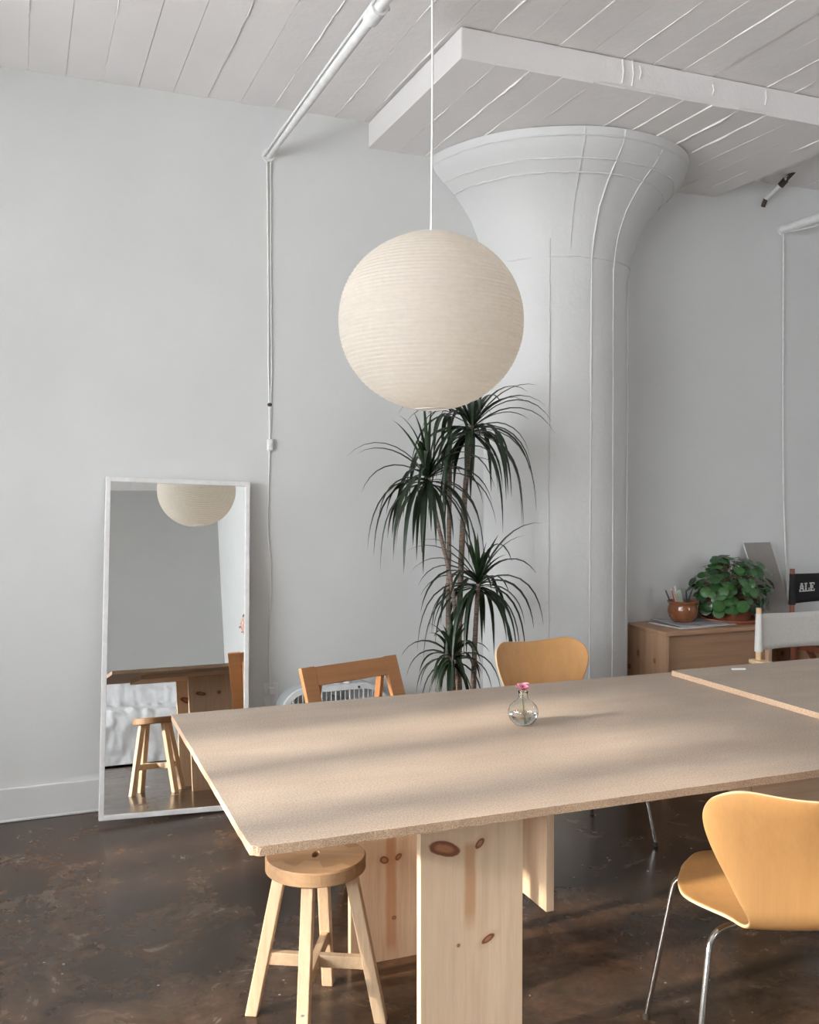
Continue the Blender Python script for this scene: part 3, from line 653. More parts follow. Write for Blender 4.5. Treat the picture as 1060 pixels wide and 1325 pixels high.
m = MB(); rr_loop(m, (fwid - 0.02, fhei - 0.02), 0.12, fdep - 0.002, (0.02, 0.02), 0.009, fdep - 0.001); m.build('rear_panel', FANW, fan)
bl = MB(); vs = []
for i in range(9):
    r = 0.04 + 0.15 * i / 8; wd = 0.03 + 0.05 * sin(pi * (0.15 + 0.7 * i / 8))
    for s_ in (-1, 1): vs.append((r, s_ * 0.02, s_ * wd))
bl.add(vs, [(2 * i, 2 * i + 1, 2 * i + 3, 2 * i + 2) for i in range(8)], 0, True); bme = bl.mesh('blade', FAND)
for k in range(5): obj('blade', bme, fan, loc=(0, 0.06, 0.025 + fhei / 2), rot=(0, k * 2 * pi / 5, 0))
m = MB(); m.sphere((0, 0.05, 0.025 + fhei / 2), 0.045, sc=(1, 0.7, 1)); m.build('hub', FAND, fan)
for x in (0.02, 0.075):
    m = MB(); m.lathe([(0.0205, 0), (0.0205, 0.010), (0.018, 0.014), (0.0005, 0.014)], 20, (x, 0.05, 0.025 + fhei)); m.build('knob', WHITE, fan)
m = MB(); m.tube([(0.115, -0.0125, 0.025 + fhei - 0.012), (0.115, -0.016, 0.025 + fhei - 0.012)], 0.006, 12); m.build('screw', DARK, fan)
for x in (-0.15, 0.15): MB().box((x - 0.03, -0.03, 0), (x + 0.03, fdep + 0.03, 0.028)).build('foot', FAND, fan, 0.004)

# ------------------------------------------------------------------ dragon tree
LEAF = plain('dracaena_leaf', (0.014, 0.030, 0.012), 0.4, var=0.35, scale=40)
LEAF2 = plain('dracaena_leaf_young', (0.022, 0.052, 0.016), 0.4, var=0.3, scale=40)
LEAF3 = plain('dracaena_leaf_old', (0.026, 0.026, 0.017), 0.5, var=0.3, scale=40)
BARK, nt, b = newmat('dracaena_cane'); h = N(nt); f = h.noise(h.coord(scale=(1, 1, 6)), 35, 4)
h.l(h.ramp(f, [(0.3, (0.11, 0.075, 0.055)), (0.6, (0.27, 0.205, 0.165)), (0.8, (0.38, 0.30, 0.25))]), b.inputs['Base Color']); b.inputs['Roughness'].default_value = 0.8; h.l(h.bump(f, 0.5, 0.003), b.inputs['Normal'])
dr = thing('dragon_tree', 'tall dragon tree with drooping spiky leaf crowns beside the column', 'plant', (1.93, 4.08, 0))
def leaf_strip(P, wmax):
    n = len(P); vs = []
    for i, p in enumerate(P):
        u = i / (n - 1); d = (P[min(i + 1, n - 1)] - P[max(i - 1, 0)]).normalized(); side = d.cross(Vector((0, 0, 1)))
        if side.length < 1e-3: side = Vector((1, 0, 0))
        side.normalize(); nn = side.cross(d).normalized()
        wd = wmax * (0.55 + 0.45 * min(1, u * 4)) * (1 - max(0, (u - 0.35) / 0.65) ** 1.5) * 0.5 + 0.0004
        vs += [p - side * wd + nn * wd * 0.45, p, p + side * wd + nn * wd * 0.45]
    fs = []
    for i in range(n - 1): a = 3 * i; fs += [(a, a + 1, a + 4, a + 3), (a + 1, a + 2, a + 5, a + 4)]
    return vs, fs
rl = random.Random(21)
def crown(base, n, L0, spread, parent, young=6):
    for i in range(n):
        az = i * 2.39996 + rl.uniform(-0.6, 0.6); u = i / n         # u: 0 young (upright) .. 1 old (hanging)
        el = R(84) - u ** 0.8 * R(112) + rl.uniform(-0.32, 0.32); L = L0 * rl.uniform(0.62, 1.22) * (0.66 + 0.45 * min(1, u * 2.5))
        g = (1.2 + 4.6 * min(1, u * 1.6) + rl.uniform(-0.8, 0.8)) * (0.34 / L0)
        d = Vector((cos(az) * cos(el) * spread, sin(az) * cos(el) * spread, sin(el))).normalized(); p = Vector(base) + Vector((0, 0, 0.05 * (0.5 - u) - 0.01)); P = [p]
        seg = 9
        for k in range(seg):
            p = p + d * (L / seg); P.append(p); d = (d + Vector((0, 0, -1)) * g * L / seg * (1.0 + 2.4 * k / seg)).normalized()
        m = MB(); vs, fs = leaf_strip(P, rl.uniform(0.018, 0.028)); m.add(vs, fs, 0, True)
        m.build('leaf', LEAF2 if u < 0.18 else LEAF3 if (u > 0.9 and rl.random() < 0.6) else LEAF, parent)
def cane(pts, r0, r1):
    P = catmull(pts, 10); n = len(P); return MB().tube(P, [r0 + (r1 - r0) * i / (n - 1) + (0.0012 if i % 2 else 0) for i in range(n)], 10).build('cane', BARK, dr)
# local coords relative to (1.93, 4.08, 0); x = along the wall, z = up
c1 = cane([(-0.01, 0.0, 0.25), (-0.015, 0.01, 0.7), (0.0, 0.01, 1.2), (0.02, 0.0, 1.55), (0.052, 0.0, 1.80)], 0.015, 0.011); crown((0.052, 0.0, 1.775), 66, 0.42, 1.0, c1)
c2 = cane([(-0.045, -0.03, 0.25), (-0.05, -0.05, 0.75), (-0.085, -0.06, 1.05), (-0.16, -0.06, 1.35), (-0.20, -0.05, 1.56)], 0.010, 0.008); crown((-0.20, -0.05, 1.540), 60, 0.42, 0.95, c2)
c3 = cane([(0.03, -0.05, 0.25), (0.03, -0.06, 0.6), (0.04, -0.06, 0.85), (0.055, -0.06, 1.06)], 0.013, 0.010); crown((0.055, -0.06, 1.045), 58, 0.40, 0.95, c3)
c4_ = cane([(-0.05, -0.06, 0.25), (-0.08, -0.08, 0.5), (-0.095, -0.09, 0.72)], 0.012, 0.010); crown((-0.095, -0.09, 0.715), 46, 0.27, 0.8, c4_)
c5 = cane([(-0.03, 0.05, 0.25), (-0.05, 0.05, 0.8), (-0.045, 0.05, 1.5), (-0.042, 0.05, 1.82)], 0.013, 0.009); crown((-0.042, 0.05, 1.86), 16, 0.22, 0.9, c5)
POTM = plain('grey_plastic_pot', (0.30, 0.29, 0.28), 0.6); SOIL = plain('soil', (0.045, 0.03, 0.02), 0.95, var=0.4, scale=60, bump=0.6, bscale=80)
m = MB(); m.lathe([(0.0005, 0.0), (0.115, 0.0), (0.12, 0.01), (0.155, 0.30), (0.165, 0.30), (0.165, 0.325), (0.152, 0.325), (0.148, 0.29)], 36); m.build('pot', POTM, dr)
m = MB(); m.lathe([(0.0005, 0.295), (0.05, 0.298), (0.10, 0.293), (0.149, 0.290)], 28); m.build('soil', SOIL, dr)

# ------------------------------------------------------------------ bud vase and flower
GL, nt, b = newmat('clear_glass'); b.inputs['Transmission Weight'].default_value = 1.0; b.inputs['Roughness'].default_value = 0.0; b.inputs['IOR'].default_value = 1.45; b.inputs['Base Color'].default_value = (0.97, 0.98, 0.97, 1)
WA, nt, b = newmat('water'); b.inputs['Transmission Weight'].default_value = 1.0; b.inputs['Roughness'].default_value = 0.0; b.inputs['IOR'].default_value = 1.33
VX, VY, VZ = 1.478, 2.673, TZ + 0.0005
vs_ = thing('bud_vase', 'round clear glass bud vase half full of water', 'vase', (VX, VY, VZ))
outer = [(0.0005, 0.0), (0.022, 0.0005), (0.032, 0.006), (0.043, 0.019), (0.0485, 0.036), (0.048, 0.048), (0.043, 0.061), (0.032, 0.072), (0.0205, 0.080), (0.0155, 0.088), (0.0145, 0.098), (0.0165, 0.107)]
inner = [(max(0.0004, r - 0.0022), z + (0.0025 if z < 0.02 else 0)) for r, z in outer]
m = MB(); m.lathe(outer + [(0.0155, 0.1085)] + inner[::-1], 40); m.build('glass', GL, vs_)
wi = [(max(0.0004, r - 0.0002), z) for r, z in inner if z < 0.047]
m = MB(); m.lathe(wi + [(wi[-1][0], wi[-1][1] + 0.0005), (0.0004, wi[-1][1] + 0.0005)], 40); m.build('water', WA, vs_)
PINK = plain('pink_petal', (0.80, 0.42, 0.52), 0.6, var=0.15, scale=80); STEM = plain('green_stem', (0.16, 0.26, 0.08), 0.5); PINKD = plain('deep_pink', (0.42, 0.08, 0.17), 0.6)
fl_ = thing('pink_flower', 'small pink blossom standing in the bud vase', 'flower', (VX, VY, VZ))
m = MB(); m.tube(catmull([(0.006, 0.002, 0.012), (0.002, 0, 0.05), (-0.002, 0, 0.085), (0.0, -0.001, 0.112)], 6), 0.0017, 8); m.build('stem', STEM, fl_)
rp = random.Random(3)
for k in range(13):
    az = k * 2.4; el = R(25 + 45 * (k / 13)); L = rp.uniform(0.024, 0.031); vs = []
    d = Vector((cos(az) * cos(el), sin(az) * cos(el), sin(el))); s_ = Vector((-sin(az), cos(az), 0)); n_p = s_.cross(d)
    for i in range(6):
        u = i / 5; wd = 0.0165 * sin(pi * (0.12 + 0.72 * u)) ; c_ = Vector((0.0, -0.001, 0.110)) + d * L * u - n_p * 0.006 * sin(pi * u) + n_p * 0.004 * u * u * rp.uniform(-1, 1)
        for j in (-1, 0, 1): vs.append(c_ + s_ * wd * j - n_p * (-0.004) * abs(j) * sin(pi * u) * 0.8)
    fs = [(3 * i + j, 3 * i + j + 1, 3 * i + j + 4, 3 * i + j + 3) for i in range(5) for j in (0, 1)]
    MB().add(vs, fs, 0, True).build('petal', PINKD if k % 6 == 4 else PINK, fl_)
m = MB(); m.sphere((0.0, -0.001, 0.117), 0.006, 10, 8); m.build('flower_centre', PINKD, fl_)

# chalk stick on the second table
m = MB(); m.box((-0.028, -0.006, 0), (0.028, 0.006, 0.006)); ck = m.build('white_eraser', WHITE, None, 0.0015, (2.675, 3.06, TZ + TT + 0.0012), (0, 0, R(-20))); tag(ck, 'small white stick lying on the overlapping table', 'stationery')
# staples / scars in the first table: two dark dents
# ------------------------------------------------------------------ low pine cabinet
CZ = 0.72; CX0, CX1, CY0, CY1 = 3.19, 4.32, 4.205, 4.590
cb = thing('low_cabinet', 'low open fronted pine cabinet against the wall', 'cabinet', (CX0, CY0, 0))
LW, LD = CX1 - CX0, CY1 - CY0
MB().box((-0.004, -0.006, CZ - 0.022), (LW + 0.004, LD, CZ)).build('top_board', CABW, cb, 0.002)
for x in (0, LW - 0.02): obj('side_panel', MB().box((0, 0, 0), (0.02, LD, CZ - 0.022)).mesh('side_panel', CABS), cb, 0.0015, (x, 0, 0))
obj('divider', MB().box((0, 0.002, 0.04), (0.024, LD - 0.012, CZ - 0.022)).mesh('divider', PINE), cb, 0.0015, (0.70, 0, 0))
MB().box((0.02, LD - 0.012, 0.02), (LW - 0.02, LD, CZ - 0.022)).build('back_panel', CABW, cb)
MB().box((0.02, 0.02, 0.02), (LW - 0.02, LD - 0.012, 0.04)).build('bottom_board', CABW, cb, 0.0015)
MB().box((0.02, 0.03, 0.12), (0.70, 0.046, CZ - 0.022)).build('inset_door', CABW, cb, 0.0015)

# magazines, each its own thing
PAP = [plain('paper_grey', (0.36, 0.37, 0.40), 0.5, var=0.3, scale=14), plain('paper_white', (0.70, 0.69, 0.68), 0.6, var=0.05), plain('paper_cover', (0.42, 0.43, 0.46), 0.45, var=0.35, scale=9)]
z = CZ + 0.0005
for k, (dx, dy, a, w_, h_, th, mt_, lab) in enumerate(((0.33, 0.20, 4, 0.40, 0.27, 0.007, 1, 'white newspaper at the bottom of the pile under the brown bowl'), (0.31, 0.19, -6, 0.36, 0.26, 0.006, 2, 'grey magazine on top of the pile under the brown bowl'))):
    m = MB()
    nx = 10; vs = []
    for i in range(nx + 1):
        x = -w_ / 2 + w_ * i / nx; cur = 0.012 * max(0, (-x / (w_ / 2) - 0.55) / 0.45) ** 2 if k == 1 else 0
        for (y, zz) in ((-h_ / 2, 0), (h_ / 2, 0), (h_ / 2, th), (-h_ / 2, th)): vs.append((x, y, zz + cur))
    fs = [(4 * i + a_i, 4 * i + (a_i + 1) % 4, 4 * i + 4 + (a_i + 1) % 4, 4 * i + 4 + a_i) for i in range(nx) for a_i in range(4)]
    fs = [f[::-1] for f in fs] + [(0, 1, 2, 3), tuple(4 * nx + q for q in (3, 2, 1, 0))]
    m.add(vs, fs); o = m.build('newspaper' if k == 0 else 'magazine', PAP[mt_], None, 0, (CX0 + dx, CY0 + dy, z), (0, 0, R(a))); tag(o, lab, 'newspaper' if k == 0 else 'magazine'); z += th + 0.0005
# brown bowl
TERR = plain('glazed_brown', (0.24, 0.085, 0.035), 0.18, var=0.25, scale=25, coat=0.4)
BWX, BWY = CX0 + 0.285, CY0 + 0.225
bw = thing('brown_bowl', 'glazed brown clay bowl holding pencils', 'bowl', (BWX, BWY, z))
m = MB(); m.lathe([(0.0005, 0.0), (0.055, 0.0), (0.060, 0.004), (0.078, 0.030), (0.086, 0.055), (0.083, 0.080), (0.078, 0.096), (0.082, 0.106), (0.090, 0.113), (0.088, 0.118), (0.080, 0.112), (0.073, 0.098), (0.078, 0.080), (0.080, 0.055), (0.072, 0.030), (0.050, 0.010), (0.0005, 0.008)], 40); m.build('bowl_body', TERR, bw)
pens = [('pencil', 'red pencil leaning in the brown bowl', 'pencil', (0.45, 0.07, 0.06), (-0.03, 0.0, 0.014), (-0.095, -0.015, 0.195), 0.004),
        ('pencil', 'dark pencil leaning left in the brown bowl', 'pencil', (0.05, 0.045, 0.05), (-0.02, 0.03, 0.014), (-0.105, 0.03, 0.190), 0.0038),
        ('pencil', 'pink pencil leaning in the brown bowl', 'pencil', (0.62, 0.32, 0.30), (-0.01, -0.02, 0.014), (-0.075, -0.03, 0.175), 0.004),
        ('marker_pen', 'black pen leaning right in the brown bowl', 'pen', (0.025, 0.03, 0.04), (0.02, 0.03, 0.014), (0.085, 0.03, 0.170), 0.0045),
        ('marker_pen', 'dark blue pen standing at the back of the bowl', 'pen', (0.03, 0.04, 0.08), (0.03, 0.0, 0.014), (0.055, 0.045, 0.175), 0.004),
        ('paper_roll', 'white rolled paper leaning in the brown bowl', 'paper', (0.75, 0.74, 0.72), (0.0, 0.0, 0.018), (-0.055, 0.005, 0.200), 0.008)]
for (nm, lab, cat, colr, p, q, r) in pens:
    p, q = Vector(p), Vector(q); d = (q - p).normalized(); mm = plain(nm + '_colour', colr, 0.4)
    tt = thing(nm, lab, cat, (BWX, BWY, z)); MB().tube([p, q - d * 0.015], r, 8).build('shaft', mm, tt); MB().tube([q - d * 0.015, q], [r * 1.02, r * (0.25 if nm != 'paper_roll' else 0.95)], 8).build('tip', LIGHTW if nm == 'pencil' else mm, tt)
tt = thing('green_card', 'pale green card sleeve standing in the brown bowl', 'card', (BWX, BWY, z), rot=(0, R(-20), R(8)))
MB().box((-0.022, -0.012, 0.03), (0.030, -0.008, 0.185)).build('card_face', plain('pale_green', (0.45, 0.58, 0.46), 0.5), tt, 0.001)
MB().box((-0.022, -0.007, 0.03), (0.030, -0.004, 0.180)).build('card_insert', PAP[1], tt, 0.001)
# pilea
PX, PY = CX0 + 0.62, CY0 + 0.215
PIL = [plain('pilea_leaf_%d' % k, c, 0.25, var=0.25, scale=25, coat=0.2) for k, c in enumerate([(0.024, 0.078, 0.020), (0.042, 0.125, 0.032), (0.012, 0.040, 0.013)])]
PILS = plain('pilea_stalk', (0.22, 0.20, 0.10), 0.5)
pi_ = thing('pilea_plant', 'bushy round leaved pilea in a terracotta pot on the cabinet', 'plant', (PX, PY, CZ + 0.0005))
TPOT = plain('terracotta', (0.30, 0.095, 0.05), 0.7, var=0.15)
m = MB(); m.lathe([(0.0005, 0.0), (0.15, 0.0), (0.165, 0.006), (0.172, 0.020), (0.166, 0.022), (0.155, 0.010), (0.0005, 0.008)], 40); m.build('saucer', TPOT, pi_)
m = MB(); m.lathe([(0.0005, 0.010), (0.095, 0.010), (0.102, 0.015), (0.128, 0.105), (0.136, 0.105), (0.138, 0.132), (0.126, 0.132), (0.122, 0.11)], 40); m.build('pot', TPOT, pi_)
m = MB(); m.lathe([(0.0005, 0.118), (0.06, 0.119), (0.124, 0.112)], 24); m.build('soil', SOIL, pi_)
lm = []
for k in range(3):
    m = MB(); n = 16; vs = [(0, 0, -0.004)]
    for rr, zz in ((0.5, -0.001), (1.0, -0.0045 + 0.0)):
        for j in range(n): a = 2 * pi * j / n; vs.append((rr * cos(a) * 1.0, rr * sin(a) * 0.94, zz + 0.002 * cos(2 * a) * rr))
    fs = [(0, 1 + j, 1 + (j + 1) % n) for j in range(n)] + [(1 + j, 1 + n + j, 1 + n + (j + 1) % n, 1 + (j + 1) % n) for j in range(n)]
    vs = [(x_ * 0.034, y_ * 0.034, z_) for x_, y_, z_ in vs]
    m.add(vs, fs, 0, True); lm.append(m.mesh('leaf', PIL[k]))
stm = MB(); rq = random.Random(11); cnt = 0; placed = []
while cnt < 150:
    th = rq.uniform(0, 2 * pi); el = math.asin(rq.uniform(-0.62, 0.98)); rr = rq.uniform(0.75, 1.0)
    p = Vector((cos(th) * cos(el) * 0.265 * rr, sin(th) * cos(el) * 0.185 * rr, 0.185 + sin(el) * 0.205 * rr))
    if p.z < 0.05: continue
    if p.z < 0.15 and math.hypot(p.x, p.y) < 0.148: continue
    if any((p - q).length < 0.030 for q in placed): continue
    if PY + p.y > D - 0.06 or (p.x > 0.18 and p.y > -0.05) or (p.x < -0.19 and p.z < 0.16): continue
    placed.append(p); cnt += 1
    out = Vector((p.x, p.y * 1.4, (p.z - 0.10) * 0.7)).normalized(); nrm = (out * 0.9 + Vector((rq.uniform(-0.4, 0.4), rq.uniform(-0.6, 0.1), rq.uniform(0.0, 0.7)))).normalized()
    sc_ = rq.uniform(0.62, 1.08) * (1.12 if p.z < 0.13 else 1)
    o = obj('leaf', lm[rq.choice([0, 0, 1, 1, 2])], pi_, loc=p, rot=nrm.to_track_quat('Z', 'Y').to_euler()); o.scale = (sc_, sc_, sc_)
    root = Vector((rq.uniform(-0.03, 0.03), rq.uniform(-0.03, 0.03), 0.118)); mid = root.lerp(p, 0.5) + Vector((0, 0, 0.035))
    stm.tube(catmull([root, mid, p - nrm * 0.005], 3), 0.0018, 5)
stm.build('stalks', PILS, pi_)['kind'] = 'stuff'
# leaning panels behind the pilea
PANEL = plain('grey_board', (0.30, 0.275, 0.255), 0.7, var=0.05); PANELW = plain('white_board_edge', (0.74, 0.72, 0.70), 0.6)
for k, (x0, wd, hh, y0, lab) in enumerate(((4.045, 0.200, 0.475, 4.395, 'grey art board in front of the boards leaning behind the pilea'), (4.082, 0.200, 0.430, 4.455, 'white art board peeking out behind the grey board'))):
    lean = math.asin((4.600 - y0) / hh) - 0.02
    t = thing('art_board', lab, 'board', (x0, y0, CZ + 0.004), rot=(-lean, 0, 0))
    MB().box((0, -0.002, 0.0), (wd, 0.0, hh)).build('face', PANELW if k else PANEL, t); MB().box((0, 0.0002, 0.0), (wd, 0.012, hh)).build('core', PANELW, t, 0.001)

# ------------------------------------------------------------------ director chairs
CANV = plain('oat_canvas', (0.60, 0.575, 0.545), 0.9, var=0.05, scale=90, bump=0.4, bscale=500); BCANV = plain('black_canvas', (0.012, 0.012, 0.014), 0.85, bump=0.3, bscale=500)
SLEEV = plain('white_canvas_sleeve', (0.74, 0.72, 0.69), 0.9, var=0.03, bump=0.3, bscale=400)
def director_chair(label, loc, rz, wood_m, canvas, sleeve, seat_z, arm_z, back0, back1, wid=0.52, sag=0.02):
    """local +y = facing"""
    t = thing('director_chair', label, 'chair', loc, rz)
    hw_ = wid / 2
    for sx in (-1, 1):
        x = sx * hw_
        MB().tube([(x, 0, arm_z - 0.02), (x, 0, back1 + 0.028)], 0.0135, 14).build('back_post', wood_m, t)
        MB().tube([(x, 0, back0 - 0.004), (x, 0, (back0 * 2 + back1) / 3), (x, 0, back1 - 0.0)], [0.0195, 0.0180, 0.0150], 16).build('canvas_sleeve', sleeve, t)
        MB().box((x - 0.028, -0.04, arm_z - 0.022), (x + 0.028, 0.44, arm_z)).build('armrest', wood_m, t, 0.005)
        MB().bar((x, 0.38, arm_z - 0.022), (x, 0.38, 0.03), 0.022, 0.034, (1, 0, 0)).build('side_post', wood_m, t, 0.002)
        MB().bar((x, 0.02, arm_z - 0.022), (x, 0.02, 0.03), 0.022, 0.034, (1, 0, 0)).build('side_post', wood_m, t, 0.002)
        MB().box((x - 0.014, -0.03, 0), (x + 0.014, 0.44, 0.03)).build('runner', wood_m, t, 0.003)
        MB().box((x - sx * 0.045 - 0.010, 0.0, seat_z - 0.045), (x - sx * 0.045 + 0.010, 0.41, seat_z - 0.012)).build('seat_rail', wood_m, t, 0.002)
    for y, s_ in ((0.32, 1), (0.345, -1), (0.06, 1), (0.085, -1)):
        MB().bar((-s_ * (hw_ - 0.03), y, 0.035), (s_ * (hw_ - 0.06), y, seat_z - 0.03), 0.018, 0.03, (0, 1, 0)).build('cross_leg', wood_m, t, 0.002)
    def sheet(name, pts_fn, nu, nv, mat, th):
        m = MB(); vs = [pts_fn(i / nu, j / nv) for i in range(nu + 1) for j in range(nv + 1)]; W = nv + 1
        m.add(vs, [(i * W + j, (i + 1) * W + j, (i + 1) * W + j + 1, i * W + j + 1) for i in range(nu) for j in range(nv)], 0, True)
        o = m.build(name, mat, t); sd = o.modifiers.new('thick', 'SOLIDIFY'); sd.thickness = th; sd.offset = 0; return o
    bk_ = sheet('back_canvas', lambda u, v: (-hw_ + wid * u, -sag * sin(pi * u) * (0.6 + 0.4 * v) - 0.004, back0 + (back1 - back0) * v - 0.010 * sin(pi * u) * (v - 0.3)), 16, 6, canvas, 0.004)
    sheet('seat_canvas', lambda u, v: (-hw_ + 0.04 + (wid - 0.08) * u, 0.01 + 0.39 * v, seat_z - 0.012 - 0.03 * sin(pi * u)), 12, 4, canvas, 0.004)
    return t, bk_
# pale one behind the second table, facing it
director_chair('pale wood director chair with oat canvas behind the overlapping table', (3.37 + 0.255, 3.70, 0), R(180 - 2), LIGHTW, CANV, SLEEV, 0.45, 0.645, 0.690, 0.872)
bt, bk_ = director_chair('dark red wood director chair with black lettered canvas back', (4.035 + 0.25, 4.20, 0), R(180 + 3), MAHOG, BCANV, BCANV, 0.62, 0.765, 0.835, 1.005, 0.50)
# dotted lettering on the black back
GLY = {'A': ['0011100', '0011100', '0110110', '0110110', '0111110', '1100011', '1110111'], 'L': ['1111000', '0110000', '0110000', '0110000', '0110001', '0110001', '1111111'], 'E': ['1111111', '0110001', '0110100', '0111100', '0110100', '0110001', '1111111']}
m = MB(); px = 0.0072; cur = 0.185
for ch in 'ALE':
    for r, row in enumerate(GLY[ch]):
        for c_, v in enumerate(row):
            if v == '1':
                lx = cur - c_ * px * 0.80; lz = 0.945 - r * px; u = (lx + 0.25) / 0.50; ly = -0.02 * sin(pi * u) * (0.6 + 0.4 * (lz - 0.835) / 0.17) - 0.004 + 0.003
                m.tube([(lx, ly + 0.003, lz), (lx, ly - 0.001, lz)], 0.0029, 7)
    cur -= 7.6 * px * 0.80
m.build('lettering', SLEEV, bt)

# ------------------------------------------------------------------ sofa and quilt at the far side (seen in the mirror)
SOFA = plain('sofa_fabric', (0.55, 0.54, 0.53), 0.9, bump=0.4, bscale=200); QUILT = plain('white_quilt', (0.72, 0.72, 0.73), 0.9, var=0.06, scale=12, bump=0.3, bscale=120)
sf = thing('sofa', 'low grey sofa under a crumpled white quilt', 'sofa', (0.45, -2.95, 0))
MB().box((0, 0, 0.06), (1.65, 0.62, 0.40)).build('base', SOFA, sf, 0.04, seg=4)
MB().box((0, -0.20, 0.06), (1.65, 0.0, 0.78)).build('backrest', SOFA, sf, 0.05, seg=4)
for x in (0.0, 1.50): MB().box((x, 0.001, 0.401), (x + 0.15, 0.60, 0.56)).build('armrest', SOFA, sf, 0.04, seg=4)
for x in (0.06, 1.55):
    for y in (-0.12, 0.52): MB().box((x, y, 0), (x + 0.05, y + 0.05, 0.06)).build('foot', DARK, sf)
def quilt():
    from mathutils import noise as nz
    m = MB(); nu, nv = 90, 70; path = catmull([(0, -0.24, 0.55), (0, -0.22, 0.86), (0, -0.08, 0.90), (0, 0.04, 0.82), (0, 0.10, 0.66), (0, 0.35, 0.62), (0, 0.62, 0.585), (0, 0.675, 0.46), (0, 0.69, 0.20), (0, 0.71, 0.03)], 8)
    vs = []
    for i in range(nu + 1):
        x = -0.06 + 1.76 * i / nu
        for j in range(nv + 1):
            s_ = j / nv * (len(path) - 1); k = min(int(s_), len(path) - 2); p = path[k].lerp(path[k + 1], s_ - k)
            f = 0.5 + 0.5 * min(1, j / nv * 1.5)
            d = nz.fractal(Vector((x * 3.2, p.y * 3 + 4, p.z * 2.2)), 0.7, 2.1, 5) * 0.045 + abs(nz.noise(Vector((x * 9, p.z * 2.5 + 3, p.y)))) * 0.035
            hump = 0.16 * math.exp(-((x - 0.45) / 0.28) ** 2) * max(0, 1 - abs(j / nv - 0.25) / 0.22)
            vs.append((x, max(p.y + (0.02 + d) * (1 if p.y > 0.6 else 0.3), -0.245), max(0.02, p.z + (0.02 + max(-0.01, d)) * (1 if p.y < 0.66 else 0.0) + hump)))
    W = nv + 1; m.add(vs, [(i * W + j, (i + 1) * W + j, (i + 1) * W + j + 1, i * W + j + 1) for i in range(nu) for j in range(nv)], 0, True); return m
q_ = quilt().build('quilt', QUILT, None, 0, (0.45, -2.95, 0)); tag(q_, 'crumpled white quilt thrown over the sofa', 'quilt')

# ------------------------------------------------------------------ person seated beyond the near chair (a sliver shows in the mirror)
SKIN = plain('skin', (0.62, 0.36, 0.27), 0.55, var=0.05); SHIRT = plain('white_cotton', (0.78, 0.77, 0.75), 0.9, var=0.03, bump=0.2); JEANS = plain('dark_denim', (0.05, 0.06, 0.09), 0.9, bump=0.3); HAIRM = plain('black_hair', (0.02, 0.015, 0.012), 0.5, var=0.4, scale=80); SHOE = plain('dark_shoe', (0.04, 0.035, 0.03), 0.5)
def skinned(name, verts, edges, mat, parent, root=0, sub=2):
    me = bpy.data.meshes.new(name); me.from_pydata([v[:3] for v in verts], edges, []); me.materials.append(mat)
    o = bpy.data.objects.new(name, me); COL.objects.link(o); o.parent = parent
    md = o.modifiers.new('skin', 'SKIN'); md.use_smooth_shade = True
    for i, v in enumerate(verts):
        sv = me.skin_vertices[0].data[i]; r = v[3]; sv.radius = r if isinstance(r, tuple) else (r, r); sv.use_root = (i == root)
    sd = o.modifiers.new('sub', 'SUBSURF'); sd.levels = sub; sd.render_levels = sub
    return o
SX, SY = 1.842, 0.70
st2 = copy_tree(stool); st2.location = (SX, SY, 0); st2.rotation_euler = (0, 0, R(20)); st2.scale = (1, 1, 0.92); st2['label'] = 'blond wooden stool under the seated person in white'
pe = thing('person', 'seated person in white shirt and dark jeans, hands on lap', 'person', (SX, SY, 0), R(90))
V = [(0, 0, 0.565, (0.15, 0.11)), (0, 0.01, 0.72, (0.13, 0.10)), (0, 0.02, 0.88, (0.15, 0.11)), (0, 0.01, 0.99, (0.11, 0.08)), (0, 0.02, 1.065, 0.052), (0, 0.045, 1.125, (0.062, 0.068)), (0, 0.05, 1.20, (0.072, 0.088)), (0, 0.04, 1.27, (0.066, 0.08)), (0, 0.03, 1.315, (0.035, 0.04))]
E_ = [(i, i + 1) for i in range(8)]
for sx in (-1, 1):
    b0 = len(V)
    V += [(sx * 0.165, 0.0, 0.975, 0.058), (sx * 0.215, 0.06, 0.76, 0.043), (sx * 0.20, 0.18, 0.665, 0.038), (sx * 0.14, 0.31, 0.625, 0.026), (sx * 0.12, 0.37, 0.612, (0.036, 0.018))]
    E_ += [(3, b0), (b0, b0 + 1), (b0 + 1, b0 + 2), (b0 + 2, b0 + 3), (b0 + 3, b0 + 4)]
    for k, (dx, L) in enumerate(((0.030, 0.06), (0.010, 0.075), (-0.010, 0.07), (-0.029, 0.055))):
        f0 = len(V); V += [(sx * 0.12 + dx, 0.40, 0.612, 0.0095), (sx * 0.12 + dx * 1.15, 0.40 + L * 0.6, 0.606, 0.0085), (sx * 0.12 + dx * 1.2, 0.40 + L, 0.590, 0.0075)]
        E_ += [(b0 + 4, f0), (f0, f0 + 1), (f0 + 1, f0 + 2)]
    f0 = len(V); V += [(sx * 0.075, 0.365, 0.608, 0.011), (sx * 0.062, 0.40, 0.600, 0.0095)]; E_ += [(b0 + 4, f0), (f0, f0 + 1)]
    l0 = len(V); V += [(sx * 0.09, 0.05, 0.555, 0.088), (sx * 0.11, 0.26, 0.535, 0.074), (sx * 0.12, 0.44, 0.505, 0.058), (sx * 0.12, 0.44, 0.28, 0.050), (sx * 0.12, 0.43, 0.09, 0.036), (sx * 0.12, 0.47, 0.045, 0.036), (sx * 0.125, 0.58, 0.033, 0.030)]
    E_ += [(0, l0)] + [(l0 + i, l0 + i + 1) for i in range(6)]
n0 = len(V); V += [(0, 0.130, 1.195, 0.012), (0, 0.150, 1.178, 0.011)]; E_ += [(6, n0), (n0, n0 + 1)]
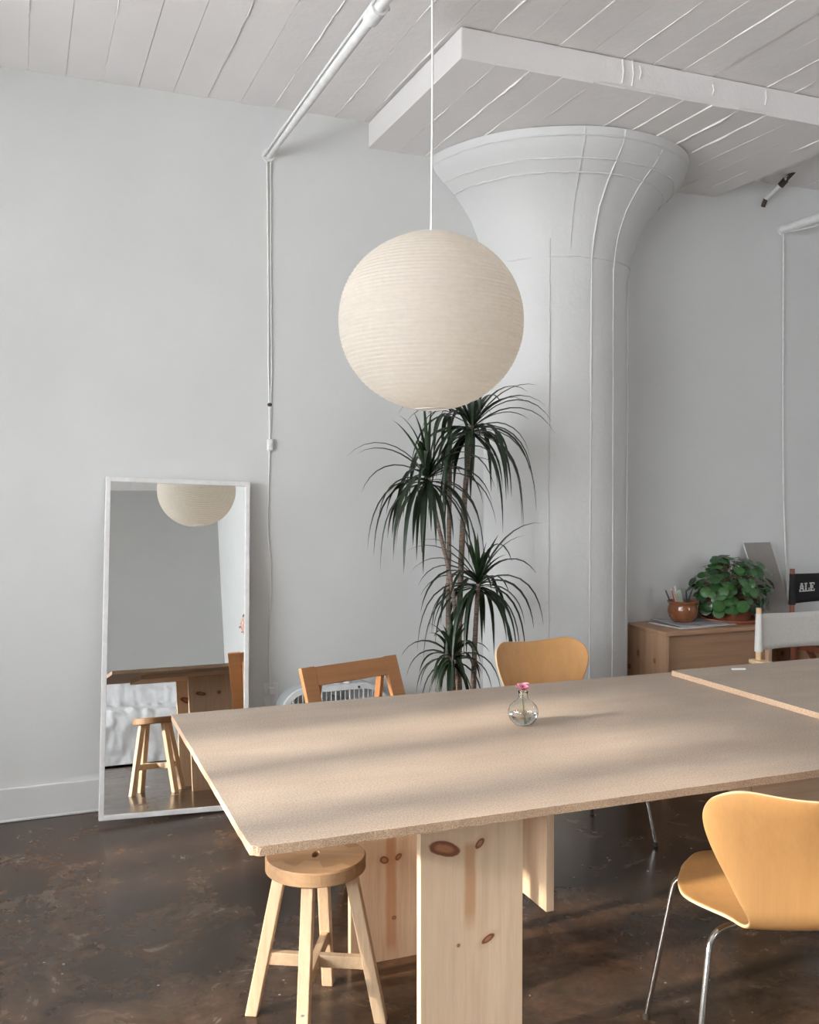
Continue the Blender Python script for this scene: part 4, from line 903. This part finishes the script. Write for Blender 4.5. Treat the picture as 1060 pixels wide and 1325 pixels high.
skinned('body', V, E_, SKIN, pe)
g = 0.014
sh = [(0, 0, 0.56, (0.16 + g, 0.12 + g)), (0, 0.01, 0.72, (0.13 + g, 0.10 + g)), (0, 0.02, 0.88, (0.15 + g, 0.11 + g)), (0, 0.01, 0.99, (0.11 + g, 0.08 + g)), (0, 0.015, 1.03, 0.07)]
se = [(0, 1), (1, 2), (2, 3), (3, 4)]
for sx in (-1, 1):
    b0 = len(sh); sh += [(sx * 0.165, 0.0, 0.975, 0.058 + g), (sx * 0.20, 0.035, 0.83, 0.052 + g)]; se += [(3, b0), (b0, b0 + 1)]
skinned('shirt', sh, se, SHIRT, pe)
tr_ = [(0, 0, 0.565, (0.155, 0.118))]; te = []
for sx in (-1, 1):
    l0 = len(tr_); tr_ += [(sx * 0.09, 0.05, 0.555, 0.088 + g), (sx * 0.11, 0.26, 0.535, 0.074 + g), (sx * 0.12, 0.44, 0.505, 0.058 + g), (sx * 0.12, 0.44, 0.28, 0.050 + g), (sx * 0.12, 0.43, 0.13, 0.040 + g)]; te += [(0, l0)] + [(l0 + i, l0 + i + 1) for i in range(4)]
skinned('trousers', tr_, te, JEANS, pe)
for sx in (-1, 1):
    skinned('shoe', [(sx * 0.12, 0.415, 0.056, 0.048), (sx * 0.12, 0.48, 0.050, 0.046), (sx * 0.125, 0.60, 0.040, (0.036, 0.032))], [(0, 1), (1, 2)], SHOE, pe)
    m = MB(); m.sphere((sx * 0.031, 0.117, 1.215), 0.0115, 12, 8); ey = m.build('eye', WHITE, pe); MB().sphere((sx * 0.031, 0.1255, 1.215), 0.006, 10, 6).build('iris', DARK, ey)
    MB().sphere((sx * 0.074, 0.035, 1.195), 0.024, 12, 8, sc=(0.35, 0.7, 1.2)).build('ear', SKIN, pe)
MB().tube([(-0.022, 0.116, 1.143), (0, 0.127, 1.141), (0.022, 0.116, 1.143)], [0.003, 0.006, 0.003], 8).build('mouth', plain('lips', (0.45, 0.16, 0.14), 0.5), pe)
hm = MB(); hm.sphere((0, 0.022, 1.238), 0.1, 24, 16, sc=(0.86, 1.0, 0.95))
hm.v = [(x, y if not (y > 0.085 and z < 1.265) else 0.085 - (1.265 - z) * 0.9, max(z, 1.10)) for x, y, z in hm.v]
hm.build('hair', HAIRM, pe)
